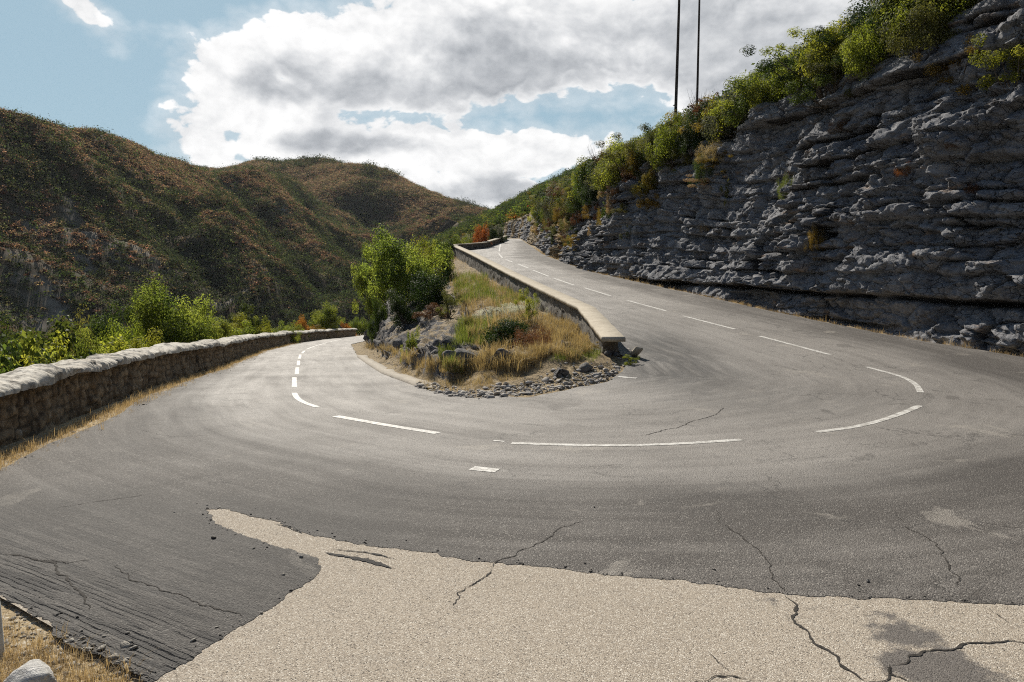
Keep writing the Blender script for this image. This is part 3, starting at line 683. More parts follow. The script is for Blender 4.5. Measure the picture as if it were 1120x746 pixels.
for fn, px, wd in dashes:
    c = resample(catmull(fn(px), .1), .12); t = np.gradient(c, axis=0); t /= np.linalg.norm(t, axis=1)[:, None]; nn = np.stack([-t[:, 1], t[:, 0]], 1)
    wj = 1 + .06 * fbm(np.arange(len(c)) / 2, off, 0, 2, 91)
    q = np.stack([c + nn * (wd / 2 * wj)[:, None], c - nn * (wd / 2 * wj)[:, None]], 1).reshape(-1, 2)
    DV.append(np.column_stack([q, Hroad(q[:, 0], q[:, 1]) + .007])); i = np.arange(len(c) - 1) * 2 + off
    DF.append(np.stack([i, i + 1, i + 3, i + 2], 1)); off += len(q)
lines = mk('road_markings', np.vstack(DV), np.vstack(DF), M_paint)
tag(lines, 'broken white centre line painted round the bend', kind='structure')

# cracks: thin dark jagged openings, each one a part of the surface it runs through
def crack(px, w, parent, off, seed, mat=M_crack, rough=1.0):
    c = resample(fl(px), .018); n = len(c); i = np.arange(n)
    t = np.gradient(c, axis=0); t /= np.linalg.norm(t, axis=1)[:, None] + 1e-9; nn = np.stack([-t[:, 1], t[:, 0]], 1)
    c = c + nn * (rough * (.006 * fbm(i / 1.6, seed, 3, 2, 94) + .022 * fbm(i / 7.0, seed, 0, 3, 95) + .03 * noise(i / 26.0, seed, 0, 96)))[:, None]
    ww = w * .80 * (.35 + .6 * np.abs(fbm(i / 2.5, seed, 5, 3, 97)) * 1.6) * np.clip(np.minimum(i, n - 1 - i) / 6.0, .08, 1)
    q = np.stack([c + nn * ww[:, None] / 2, c - nn * ww[:, None] / 2], 1).reshape(-1, 2)
    k = np.arange(n - 1) * 2
    return mk('crack', np.column_stack([q, Hroad(q[:, 0], q[:, 1]) + off]), np.stack([k, k + 1, k + 3, k + 2], 1), mat, parent)
for s_, (px, w) in enumerate([([(492, 668), (505, 650), (530, 636), (540, 622)], .012)]): crack(px, w, pave, .004, s_)
for s_, (px, w) in enumerate([([(862, 652), (870, 662), (867, 675), (884, 695), (905, 718), (930, 740), (940, 748)], .024), ([(1130, 703), (1060, 706), (1010, 716), (968, 726)], .022), ([(968, 726), (975, 738), (1010, 752)], .022), ([(940, 748), (968, 742), (972, 733), (968, 726)], .018), ([(735, 748), (775, 741), (800, 738), (830, 745)], .013), ([(800, 738), (785, 722), (776, 712)], .006), ([(1080, 664), (1100, 680), (1120, 692)], .006), ([(480, 676), (470, 690)], .004)]): crack(px, w, pave, .004, 20 + s_)
for s_, (px, w) in enumerate([([(540, 622), (565, 604), (600, 588), (612, 578), (640, 570)], .013), ([(790, 575), (815, 592), (830, 605), (838, 622), (848, 635), (862, 650)], .013), ([(992, 575), (1022, 594), (1040, 615), (1048, 632), (1052, 645)], .014), ([(975, 560), (992, 575)], .006), ([(1060, 572), (1095, 578), (1130, 580)], .008), ([(0, 606), (60, 616), (85, 640), (92, 668)], .022), ([(20, 612), (70, 618), (110, 610)], .010), ([(118, 620), (170, 640), (215, 658), (262, 678)], .012), ([(700, 478), (740, 470), (778, 457), (792, 449)], .020), ([(60, 556), (110, 548), (165, 540)], .008), ([(640, 512), (690, 508)], .005), ([(780, 556), (790, 575)], .006), ([(150, 470), (190, 478), (240, 474)], .005)]): crack(px, w, road, .006, 40 + s_)
for s_, (px, w) in enumerate([([(356, 604), (385, 610), (430, 622)], .06), ([(362, 601), (400, 604), (432, 612)], .025), ([(300, 573), (330, 583), (322, 577)], .02)]): crack(px, w, pave, .005, 70 + s_, M_tar, .45)

# pale kerb strip at the foot of the bank
ky = np.arange(14.6, 30, .15); kin = lowr(ky)
kw = .32 + .08 * noise(ky / 1.3, 0, 0, 99)
K = np.stack([np.column_stack([kin - .03, ky, Zlow(ky) + .00]), np.column_stack([kin - .02, ky, Zlow(ky) + .06]), np.column_stack([kin + kw, ky, Zlow(ky) + .07 + .02 * noise(ky, 0, 0, 98)]), np.column_stack([kin + kw + .05, ky, Zlow(ky) - .05])], 1)
kerb = mk('kerb', K.reshape(-1, 3), grid_faces(len(ky), 4), M_kerb); tag(kerb, 'pale concrete kerb strip at the foot of the rocky bank', kind='structure')
# ================================================================== old stone wall along the lower road
def wall_frame(f, ys):
    """points along a foot line x=f(y), resampled by arc length, with the unit normal towards +x"""
    P = np.stack([f(ys), ys], 1); t = np.gradient(P, axis=0); t /= np.linalg.norm(t, axis=1)[:, None]
    n = np.stack([t[:, 1], -t[:, 0]], 1); a = np.concatenate([[0], np.cumsum(np.linalg.norm(np.diff(P, axis=0), axis=1))])
    return P, n, a

def masonry(S, Z, bedh, stonew, seed, depth=.05):
    """stone pattern on a wall face: relief, crevice darkness and a tone per stone"""
    r = np.random.default_rng(seed); q = Z / bedh + .7 * noise(S / .7, Z / .4, 0, seed) + .25 * noise(S / .2, Z / .2, 0, seed + 9); k = np.floor(q); f = q - k
    w = stonew * (.6 + .9 * _hash(k.astype(np.int64), k.astype(np.int64) * 0, k.astype(np.int64) * 0, seed)); s = S / w + 3.7 * k + .3 * noise(S / .5, Z / .3, 0, seed + 1); j = np.floor(s); g = s - j
    hsh = _hash(j.astype(np.int64), k.astype(np.int64), k.astype(np.int64) * 0, seed + 2)
    ed = np.minimum(np.minimum(f, 1 - f) * bedh, np.minimum(g, 1 - g) * w)
    cr = np.exp(-(ed / .022) ** 1.5)
    return (hsh - .5) * depth - .028 * cr + .02 * fbm(S / .12, Z / .12, 0, 3, seed + 3), cr, hsh

ys = spaced((-10, 3, .5), (3, 14, .035), (14, 30, .06), (30, 80.1, .15))
WP, WN, WA = wall_frame(wallx, ys); wz = Zlow(ys)
WH = .67 + .05 * noise(WA / 5, 0, 0, 31) + .03 * noise(WA / 1.1, 0, 0, 32)
stone_wall = tag(empty('stone_wall', (float(WP[40, 0]), float(WP[40, 1]), float(wz[40]))), 'long old rounded stone parapet wall running down along the outside of the lower road', 'wall')
base_loc = Vector(stone_wall.location)
hh = np.linspace(0, 1, 20)
A_, Hh = np.meshgrid(WA, hh, indexing='ij'); Zz = Hh * WH[:, None]
rel, cr, tone = masonry(A_, Zz, .125, .22, 33, .06)
rel = rel + .03 * fbm(A_ / .9, Zz / .5, 0, 2, 37)
X = WP[:, 0][:, None] + WN[:, 0][:, None] * (rel - .05 * Hh - .06); Y = WP[:, 1][:, None] + WN[:, 1][:, None] * (rel - .05 * Hh - .06)
front = np.stack([X, Y, wz[:, None] - .12 + Zz * (WH[:, None] + .12) / WH[:, None]], -1)
bk = np.stack([WP[:, 0] - WN[:, 0] * .52, WP[:, 1] - WN[:, 1] * .52], 1)
back = np.stack([np.column_stack([bk, wz + WH]), np.column_stack([bk - WN * .05, wz - 1.2])], 1)
full = np.concatenate([front, back], 1)
va = lambda a, pad: np.concatenate([a, np.full((len(a), 2), pad)], 1).ravel()
capn = full.shape[1]; F = grid_faces(len(ys), capn)
endf = np.array([[(len(ys) - 1) * capn + i, (len(ys) - 1) * capn + i + 1, (len(ys) - 1) * capn + capn - 1] for i in range(capn - 2)])
V = full.reshape(-1, 3) - np.array(base_loc)
body = mk('wall_body', V, [F, endf], M_body, stone_wall, vattr={'crev': va(cr, 0), 'tone': va(tone, .5)})
# rounded coping: stones bedded side by side, some patched over with smooth mortar
th = np.linspace(-.12, math.pi + .12, 17); A_, TH = np.meshgrid(WA, th, indexing='ij')
cw_ = .43; cell = A_ / (.34 + .12 * noise(A_ / 2.5, 0, 0, 41)) + .25 * noise(A_ / .3, TH, 0, 42); cj = np.floor(cell); cg = cell - cj
patchy = sst(.0, .3, noise(A_ / 2.6, 3.1, 0, 43) + .35 * noise(A_ / .5, TH / .7, 0, 44))
ced = np.minimum(cg, 1 - cg); ccr = np.exp(-(ced / .07) ** 1.4) * (1 - .8 * patchy)
ch = _hash(cj.astype(np.int64), cj.astype(np.int64) * 0, cj.astype(np.int64) * 0, 45)
rr = 1 + (ch - .5) * .14 * (1 - patchy) - .22 * ccr + .09 * fbm(A_ / .22, TH / .4, 0, 3, 46)
lipc = .03 * fbm(A_ / .35, 0 * TH, 0, 3, 47)
cx = -np.cos(TH) * cw_ / 2 * 1.14 * rr; cz = (np.sign(np.sin(TH)) * np.abs(np.sin(TH)) ** .7) * (.135 + lipc * 1.5) * rr
mid = WP - WN * .27
cope = np.stack([mid[:, 0][:, None] - WN[:, 0][:, None] * cx * 1.35, mid[:, 1][:, None] - WN[:, 1][:, None] * cx * 1.35, (wz + WH)[:, None] + .0 + cz], -1)
nth = len(th); F = grid_faces(len(ys), nth)
V = cope.reshape(-1, 3) - np.array(base_loc); e0 = (len(ys) - 1) * nth
endf = np.array([[e0, e0 + i, e0 + i + 1] for i in range(1, nth - 1)])
mk('coping', V, [F, endf], M_cope, stone_wall, vattr={'crev': ccr.ravel() * .95, 'tone': (.25 + .75 * np.maximum(ch * (1 - patchy), patchy)).ravel()})

# ================================================================== concrete-capped parapet of the upper road
kink = PAR_OUT[1]
def line(a, b, s): n = max(2, int(math.hypot(b[0] - a[0], b[1] - a[1]) / s)); return [(a[0] + (b[0] - a[0]) * i / n, a[1] + (b[1] - a[1]) * i / n) for i in range(n)]
far_out = [(-5.6, 66.6), (-5.3, 67.8), (-4.5, 69.2)] + [(x - .44, y + .3) for x, y in PAR2[1:]]
Q = np.array(line(PAR_OUT[0], kink, .12) + line(kink, PAR_OUT[2], .12) + line(PAR_OUT[2], far_out[0], .12) + sum([line(a, b, .12) for a, b in zip(far_out, far_out[1:])], []) + [far_out[-1]])
t = np.gradient(Q, axis=0); t /= np.linalg.norm(t, axis=1)[:, None]; n_in = np.stack([t[:, 1], -t[:, 0]], 1)     # towards the road
QA = np.concatenate([[0], np.cumsum(np.linalg.norm(np.diff(Q, axis=0), axis=1))])
qz = Zup(Q[:, 1])
par = tag(empty('concrete_parapet', (Q[0, 0] + .2, Q[0, 1], float(qz[0]))), 'low parapet with a flat pale concrete coping along the outside of the upper road', 'wall')
pl_ = np.array(par.location)
PH = .46 + .12 * sst(30, 55, Q[:, 1])
st = 4                                                                 # the body stops short of the coping's broken end
hh = np.linspace(0, 1, 16); A_, Hh = np.meshgrid(QA[st:], hh, indexing='ij')
low = Zup(Q[st:, 1]) - 1.15; top = qz[st:] + PH[st:] - .10
Zz = low[:, None] + (top - low)[:, None] * Hh
rel, cr, tone = masonry(A_, Zz, .22, .42, 53, .05)
Xo = Q[st:, 0][:, None] + n_in[st:, 0][:, None] * (.05 - rel); Yo = Q[st:, 1][:, None] + n_in[st:, 1][:, None] * (.05 - rel)
outer = np.stack([Xo, Yo, Zz], -1)
Zi = (qz[st:] - .1)[:, None] + (top - qz[st:] + .1)[:, None] * Hh[:, ::-1]
rel2, cr2, tone2 = masonry(A_, Zi, .2, .4, 57, .04)
w_in = PAR_W - .05
inner = np.stack([Q[st:, 0][:, None] + n_in[st:, 0][:, None] * (w_in + rel2), Q[st:, 1][:, None] + n_in[st:, 1][:, None] * (w_in + rel2), Zi], -1)
full = np.concatenate([outer, inner], 1); m_ = full.shape[1]
F = grid_faces(len(full), m_)
caps = np.array([[i, m_ - 1 - i, m_ - 2 - i, i + 1] for i in range(15)])
capf = np.concatenate([caps, (caps + (len(full) - 1) * m_)[:, ::-1]])
mk('wall_body', full.reshape(-1, 3) - pl_, [F, capf], M_cbody, par, vattr={'crev': np.concatenate([cr, cr2], 1).ravel(), 'tone': np.concatenate([tone, tone2], 1).ravel()})
# coping slab, slightly wider than the body, with a chamfered edge
wob = .012 * fbm(QA / .5, 0, 0, 3, 58)
prof = [(-.03, -.10), (-.03, -.015), (-.015, 0), (PAR_W + .015, .0), (PAR_W + .03, -.015), (PAR_W + .03, -.10)]
Cp = np.stack([np.column_stack([Q + n_in * (a + wob)[:, None], qz + PH + b]) for a, b in prof], 1)
m_ = len(prof); F = grid_faces(len(Q), m_, True); e = (len(Q) - 1) * m_
caps = [np.array([[5, 4, 3, 2]]), np.array([[5, 2, 1, 0]]), np.array([[e + 2, e + 3, e + 4, e + 5]]), np.array([[e, e + 1, e + 2, e + 5]])]
mk('coping', Cp.reshape(-1, 3) - pl_, [F] + caps, M_conc, par)

# ================================================================== loose rocks
def rock_mesh(seed, cuts=9, sub=3, squash=(1, 1, .7)):
    r = np.random.default_rng(seed)
    import bmesh
    bm = bmesh.new(); bmesh.ops.create_icosphere(bm, subdivisions=sub, radius=1)
    bm.verts.ensure_lookup_table(); V = np.array([v.co[:] for v in bm.verts]); F = np.array([[v.index for v in f.verts] for f in bm.faces]); bm.free()
    for _ in range(cuts):
        n = r.normal(size=3); n /= np.linalg.norm(n); d = r.uniform(.55, .85); h = V @ n - d
        V = V - np.where(h > 0, h, 0)[:, None] * n
    V = V * (1 + .09 * fbm(V[:, 0] * 2, V[:, 1] * 2, V[:, 2] * 2 + seed, 3, seed))[:, None] * np.array(squash)
    return V, F
ROCKS = [rock_mesh(100 + i, 8 + i % 4, 4, ((1, .8, .6), (1, .7, .8), (.9, 1, .5), (1, .6, .55))[i % 4]) for i in range(6)]
zattr = lambda V, s=0.0: {'soil': np.full(len(V), s), 'crev': np.zeros(len(V))}
rock_me = [mk('rock', V, F, M_bank, link=False, vattr=zattr(V)) for V, F in ROCKS]
tinyV, tinyF = rock_mesh(333, 11, 2, (1, .7, .5))

trees_bvh = {}
def bvh_of(*objs):
    V, F, off = [], [], 0
    for o in objs:
        n = len(o.data.vertices); co = np.empty(n * 3, np.float32); o.data.vertices.foreach_get('co', co)
        M = np.array(o.matrix_basis); co = co.reshape(-1, 3) @ M[:3, :3].T + M[:3, 3]; V += co.tolist()
        F += [tuple(i + off for i in p.vertices) for p in o.data.polygons]; off += n
    return BVHTree.FromPolygons(V, F)
B_land = bvh_of(ground, bank, road, kerb)
B_cliff = bvh_of(cliff)
def drop(x, y, bv=None):
    h = (bv or B_land).ray_cast(Vector((x, y, 200)), Vector((0, 0, -1)))[0]
    if bv is None:
        h2 = B_cliff.ray_cast(Vector((x, y, 200)), Vector((0, 0, -1)))[0]
        if h2 is not None and (h is None or h2.z > h.z): h = h2
    return h.z if h is not None else 0.0
def hit(u, v):
    best = None
    while best is None and v < 700:
        best = _hit(u, v); v += 3
    return best
def _hit(u, v):
    d = Vector(ray(u, v)).normalized(); best = None
    for b_ in (B_land, B_cliff):
        q = b_.ray_cast(EYE, d)
        if q[0] is not None and (best is None or q[3] < best[3]): best = q
    return best
def spot(u, y): return (u - 560) / FOC * (y * cp), y

def place_rock(x, y, s, i, name, label, group=None, rz=None, sink=.25, dz=0, cat='rock'):
    o = bpy.data.objects.new(name, rock_me[i % 6]); COL.objects.link(o)
    o.location = (x, y, drop(x, y) + s * (.45 - sink) + dz); o.scale = (s, s, s); o.rotation_euler = (random.uniform(-.3, .3), random.uniform(-.3, .3), random.uniform(0, 6.28) if rz is None else rz)
    return tag(o, label, cat, group)
q = on_flat(36, 742); pale_rock = place_rock(q[0], q[1] - .02, .17, 2, 'rock', 'pale lichen spotted rock half sunk in straw at the corner of the lay-by verge', rz=.5)
pale_rock.material_slots[0].link = 'OBJECT'; pale_rock.material_slots[0].material = mat_plain('lichen_stone', (.40, .385, .36), (.62, .60, .57), 14, .9, .02, (.13, .115, .10))
# rocks of the bank: placed where the photograph shows their faces
bank_rocks = [(583 - 8, 352, .0, 0, None)]
for u, v, s, i, lab in ((512, 394, .42, 1, 'dark pointed boulder standing at the foot of the grassy bank'), (497, 388, .30, 3, 'small dark boulder leaning beside the pointed boulder at the bank foot'), (548, 388, .34, 0, 'grey boulder poking out of the grass below the brown cushion shrub'),
                        (478, 372, .22, 1, 'grey boulder on the steep bank, above the strip of straw'), (455, 370, .26, 4, 'large grey boulder low on the bank beside the pale kerb'), (436, 372, .24, 5, 'rounded grey boulder at the bank foot under the bushy green tree'), (640, 398, .2, 2, 'flat grey rock on the rubble just below the broken wall end'), (612, 404, .2, 0, 'dark grey rock lying in the rubble heap at the tip of the bank')):
    q = hit(u, v + 6)
    place_rock(q[0].x, q[0].y, s, i, 'boulder' if s > .25 else 'rock', lab, sink=.3)
# the broken end under the coping
ex, ey_ = PAR_OUT[0]
for dx, dy, s, i, lab in ((.10, .10, .13, 1, 'dark stone jammed under the broken end of the parapet coping, on the bank side'), (.34, .16, .12, 3, 'whitish stone propping the road side of the broken parapet coping'), (.22, .42, .16, 0, 'dark stone deep in the hollow of the broken wall end')):
    o = place_rock(ex + dx, ey_ + dy, s, i, 'rock', lab, sink=.15)
slab = mk('stone_slab', (np.array([[x, y, z] for x in (-.2, .2) for y in (-.09, .09) for z in (-.03, .03)])) * (1 + .15 * np.random.default_rng(3).normal(size=(8, 3)) * .4), np.array([[0, 1, 3, 2], [4, 6, 7, 5], [0, 4, 5, 1], [2, 3, 7, 6], [0, 2, 6, 4], [1, 5, 7, 3]]), M_conc)
slab.location = (ex + .72, ey_ + .1, drop(ex + .72, ey_ + .1) + .10); slab.rotation_euler = (.15, .55, 1.9); tag(slab, 'broken piece of coping slab leaning on the road side of the wall end', 'slab')

# rubble along the tip: one loose heap of stones nobody would count
def scatter_stones(name, pts, sizes, mat, label, seed):
    r = np.random.default_rng(seed); V, F, off = [], [], 0; nv = len(tinyV)
    for (x, y, z), s in zip(pts, sizes):
        a = r.uniform(0, 6.28); c, s_ = math.cos(a), math.sin(a); b_ = r.uniform(-.6, .6); cb, sb = math.cos(b_), math.sin(b_)
        M = np.array([[c, -s_, 0], [s_, c, 0], [0, 0, 1]]) @ np.array([[1, 0, 0], [0, cb, -sb], [0, sb, cb]])
        V.append((tinyV * r.uniform(.55, 1.3, 3) * s) @ M.T + (x, y, z + s * .25)); F.append(tinyF + off); off += nv
    V = np.vstack(V)
    return tag(mk(name, V, np.vstack(F), mat, vattr=zattr(V)), label, kind='stuff')
r_ = np.random.default_rng(17); pts, szs = [], []
while len(pts) < 2400:
    u_, v_ = r_.uniform(455, 690), 0
    base = np.interp(u_, [455, 490, 520, 576, 608, 640, 669, 690], [423, 432, 435.5, 432.5, 427, 422, 415, 396])
    v_ = base - np.abs(r_.normal(0, 1)) * np.interp(u_, [455, 520, 600, 640, 690], [2, 5, 8, 10, 7]) + r_.normal(0, .8)
    h_ = hit(u_, v_)
    if h_ is None or h_[0].y > 18.5: continue
    pts.append(tuple(h_[0])); szs.append(np.clip(r_.lognormal(-4.25, .8), .006, .10))
scatter_stones('rubble', pts, szs, M_rubble, 'grey rubble spilling onto the road edge at the tip of the bank', 18)
# gravel along edges of the asphalt
pts, szs = [], []
for _ in range(900):
    k_ = r_.random()
    if k_ < .35:
        yy = r_.uniform(6, 30); x_ = float(wallx(yy)) + r_.uniform(.08, .7)
    elif k_ < .6:
        i = r_.integers(0, len(er) - 1); x_, yy = er[i] + r_.normal(0, .12, 2)
        if x_ > -1.0 and r_.random() < .75: continue
    elif k_ < .8:
        yy = r_.uniform(14, 40); x_ = float(cliffx(yy)) - abs(r_.normal(0, .2)) - .05
    else:
        x_, yy = spot(r_.uniform(-20, 140), 1)[0], 0; q = on_flat(r_.uniform(-30, 150), r_.uniform(690, 750)); x_, yy = q
    pts.append((x_, yy, drop(x_, yy))); szs.append(np.clip(r_.lognormal(-4.5, .5), .005, .03))
scatter_stones('gravel', pts, szs, M_gravel, 'loose pale gravel along the edges of the asphalt', 19)
pts, szs = [], []
for _ in range(1100):
    i = r_.integers(0, len(er) - 1)
    if er[i][0] < -3.2 or er[i][0] > 5.5: continue
    x_, yy = er[i] + r_.normal(0, .028, 2) * (1 if r_.random() < .8 else 4)
    pts.append((x_, yy, drop(x_, yy))); szs.append(np.clip(r_.lognormal(-5.1, .5), .003, .014))
scatter_stones('asphalt_crumbs', pts, szs, mat_plain('asphalt_crumb', (.05, .046, .042), (.12, .11, .10), 30), 'dark crumbs of asphalt lying along the ragged edge of the surfacing', 20)
pts, szs = [], []
for _ in range(500):
    q = on_flat(r_.uniform(-20, 165), r_.uniform(670, 750))
    if q[1] < np.interp(q[0], [-3.1, -1.9], [4.4, 3.67]) - .02: pts.append((q[0], q[1], drop(*q))); szs.append(np.clip(r_.lognormal(-4.6, .6), .004, .03))
scatter_stones('verge_gravel', pts, szs, M_gravel, 'pale grit among the straw of the lay-by verge', 21)
for u, v, s, lab in ((949, 638, .016, 'tiny white pebble lying on the dark asphalt by the lay-by edge'), (650, 556, .010, 'tiny dark pebble on the asphalt in front of the long centre dash')):
    q = on_flat(u, v); place_rock(q[0], q[1], s, 0, 'pebble', lab, sink=-.1, cat='pebble')

# pale marker stone at the very edge of the verge
mv = []
for z, rr_ in ((-.1, .105), (.0, .105), (.26, .098), (.315, .092), (.352, .072), (.372, .04), (.378, .0)):
    for a in range(20): mv.append((rr_ * math.cos(a * math.pi / 10), rr_ * .85 * math.sin(a * math.pi / 10), z))
ms = mk('marker_stone', np.array(mv), grid_faces(7, 20, True), mat_plain('marker_concrete', (.46, .46, .45), (.60, .60, .58), 5, .85, .008), smooth=True)
q = on_flat(1, 716); ms.location = (q[0] - .10, q[1], 0); tag(ms, 'round topped pale marker stone at the edge of the straw verge', 'marker')

# ================================================================== wooden poles above the cliff
M_wood = mat_plain('pole_wood', (.045, .036, .03), (.085, .07, .055), 6, .85, .01)
for (u, dep, rad, hgt, lean, lab) in ((735.5, 41, .080, 9.5, .012, 'thicker dark wooden pole rising from the scrub on the cliff top'), (758.5, 46, .070, 11, .003, 'thinner dark wooden pole farther back in the scrub over the cliff')):
    x, y = spot(u, dep); z = drop(x, y)
    V, F = tubes([(np.array([[0, 0, -.5], [0, 0, 2], [lean * 4, 0, 5], [lean * hgt, 0, hgt]]), np.array([rad * 1.15, rad * 1.08, rad, rad * .8]))], 12)
    V2, F2 = tubes([(np.array([[lean * hgt, 0, hgt], [lean * hgt, 0, hgt + .02], [lean * hgt, 0, hgt + .07]]), np.array([rad * .8, rad * .95, .004]))], 12)
    p_ = tag(empty('wooden_pole', (x, y, z)), lab, 'pole'); mk('shaft', V, F, M_wood, p_, smooth=True); mk('cap', V2, F2, M_wood, p_)
# ================================================================== vegetation
def leafcloud(seed, n, leaf, clumps, shape=(1, 1, 1), lift=.0, spread=.34, low=-.55, ragged=.25, aspect=.5, hang=0.0, shell=.55):
    """a crown of many small leaf faces in uneven clumps; fits a unit: base at z=0, height about 1, width about 1"""
    r = np.random.default_rng(seed)
    c = r.normal(size=(clumps * 3, 3)); c /= np.linalg.norm(c, axis=1)[:, None]; c = c[c[:, 2] > low][:clumps]
    c *= (shell + (1 - shell) * r.random((len(c), 1))) * (1 + ragged * r.normal(size=(len(c), 1)))
    cs = spread * r.uniform(.55, 1.35, len(c)); w = cs ** 2; w /= w.sum()
    k = r.choice(len(c), n, p=w); d = r.normal(size=(n, 3)); d /= np.linalg.norm(d, axis=1)[:, None]
    p = c[k] + d * (cs[k] * r.random(n) ** .45)[:, None]
    nrm = d * .9 + c[k] * .55 + r.normal(size=(n, 3)) * .55 + np.array([0, 0, .35]); nrm /= np.linalg.norm(nrm, axis=1)[:, None]
    ax = np.cross(nrm, r.normal(size=(n, 3))); ax[:, 2] -= hang; ax /= np.linalg.norm(ax, axis=1)[:, None] + 1e-9
    wd = np.cross(nrm, ax); L = leaf * r.uniform(.6, 1.35, n)[:, None]
    fold = nrm * L * .12
    V = np.stack([p - ax * L / 2, p + wd * L * aspect / 2 + fold, p + ax * L / 2, p - wd * L * aspect / 2 + fold], 1).reshape(-1, 3)
    V = V * np.array(shape) / 2.2; z0 = np.quantile(V[:, 2], .01); z1 = np.quantile(V[:, 2], .995)
    V[:, 2] = (V[:, 2] - z0) / (z1 - z0) * (1 - lift) + lift
    tone = np.clip(.5 + .15 * r.normal(size=n) + .55 * (r.random(len(c))[k] - .5), 0, 1)
    cc = c * np.array(shape) / 2.2; cc[:, 2] = (cc[:, 2] - z0) / (z1 - z0) * (1 - lift) + lift
    return V, np.arange(4 * n).reshape(-1, 4), tone, cc

def stems(seed, cc, base_r=.03, count=14, trunk=0.0):
    r = np.random.default_rng(seed); paths = []
    top = np.array([0, 0, trunk])
    if trunk > 0: paths.append((np.array([[0, 0, -.15], [.01, 0, trunk * .5], [0, .01, trunk], [.01, .0, trunk + .2]]), np.array([base_r * 1.2, base_r, base_r * .8, base_r * .3])))
    for q in cc[r.permutation(len(cc))[:count]]:
        st = top + r.normal(size=3) * (.02, .02, .03); q = np.maximum(q, (-9, -9, .05)); m = st * .5 + q * .5 + r.normal(size=3) * .05
        br = base_r * (.55 if trunk > 0 else .6)
        paths.append((np.array([st - (0, 0, .05 if trunk == 0 else 0), m, q]), np.array([br, br * .6, br * .15])))
    return tubes(paths, 4)

def twigs(seed, n=90, spread=.5, rad=.006):
    r = np.random.default_rng(seed); paths = []
    for i in range(n):
        a = r.uniform(0, 6.28); t = r.uniform(.1, 1) * spread; h = r.uniform(.5, 1.0)
        e = np.array([math.cos(a) * t, math.sin(a) * t, h]); m = e * .55 + r.normal(size=3) * .04
        paths.append((np.array([[0, 0, 0], m, e]), np.array([rad, rad * .8, rad * .3])))
        for j in range(2):
            s_ = m + (e - m) * r.uniform(.1, .7); paths.append((np.array([s_, s_ + r.normal(size=3) * .05 + (0, 0, .04), s_ + r.normal(size=3) * .07 + (0, 0, .10)]), np.array([rad * .5, rad * .4, rad * .2])))
    return tubes(paths, 3)

def blades(seed, n, h, spread, width, lean=.5, curl=.5):
    """a tuft of bent grass blades -> V, F (quads + tips as quads), tone"""
    r = np.random.default_rng(seed); a = r.uniform(0, 6.28, n); rad = spread * np.sqrt(r.random(n)); b = r.uniform(0, 6.28, n)
    base = np.stack([rad * np.cos(a), rad * np.sin(a), 0 * a], 1); hh = h * r.uniform(.45, 1.15, n); ln = lean * r.uniform(.1, 1.2, n)
    d = np.stack([np.cos(b), np.sin(b), 0 * b], 1); d = d * .6 + np.stack([np.cos(a), np.sin(a), 0 * a], 1) * .6; sd = np.stack([-np.sin(b), np.cos(b), 0 * b], 1) * (width / 2)
    m = base + d * (ln * hh * .35)[:, None] + np.array([0, 0, .6]) * hh[:, None]; t = base + d * (ln * hh * (.6 + curl))[:, None] + np.array([0, 0, 1.0]) * (hh * (1 - .35 * ln))[:, None]
    V = np.stack([base - sd, base + sd, m + sd * .8, m - sd * .8, t + sd * .2, t - sd * .2], 1).reshape(-1, 3)
    i = np.arange(n)[:, None] * 6
    F = np.concatenate([i + [0, 1, 2, 3], i + [3, 2, 4, 5]])
    return V, F, np.tile(r.random(n), 2)

# ---- materials of leaves
ML = {
    'fresh':  leaf_material('leaf_fresh', (.055, .082, .017), (.255, .27, .06), .58),
    'lime':   leaf_material('leaf_lime', (.095, .118, .017), (.285, .29, .052), .50),
    'dark':   leaf_material('leaf_dark', (.016, .032, .010), (.050, .078, .022), .28, .35),
    'mid':    leaf_material('leaf_mid', (.024, .044, .011), (.100, .130, .030), .36, .3),
    'olive':  leaf_material('leaf_olive', (.065, .068, .020), (.165, .155, .050), .40),
    'grey':   leaf_material('leaf_grey', (.050, .058, .035), (.140, .145, .095), .30),
    'ochre':  leaf_material('leaf_ochre', (.12, .085, .018), (.27, .19, .045), .45),
    'rust':   leaf_material('leaf_rust', (.17, .070, .018), (.36, .175, .05), .45, tcol=(1, .8, .5)),
    'brown':  leaf_material('leaf_brown', (.075, .040, .020), (.19, .105, .055), .25, tcol=(1, .8, .6)),
    'heath':  leaf_material('leaf_heath', (.13, .058, .030), (.30, .145, .085), .25, tcol=(1, .75, .6)),
    'white':  leaf_material('leaf_white', (.30, .31, .20), (.80, .78, .64), .2, tcol=(1, 1, .9)),
    'straw':  leaf_material('straw', (.29, .225, .125), (.55, .455, .28), .30, tcol=(1, .9, .65)),
    'gold':   leaf_material('straw_gold', (.27, .205, .115), (.53, .445, .29), .28, tcol=(1, .85, .5)),
    'green':  leaf_material('grass_green', (.075, .105, .022), (.20, .22, .065), .40),
}
M_bark = mat_plain('bark', (.07, .055, .042), (.13, .105, .08), 9, .9, .02)
M_twig = mat_plain('twig', (.12, .085, .065), (.20, .15, .12), 9, .9, .01)

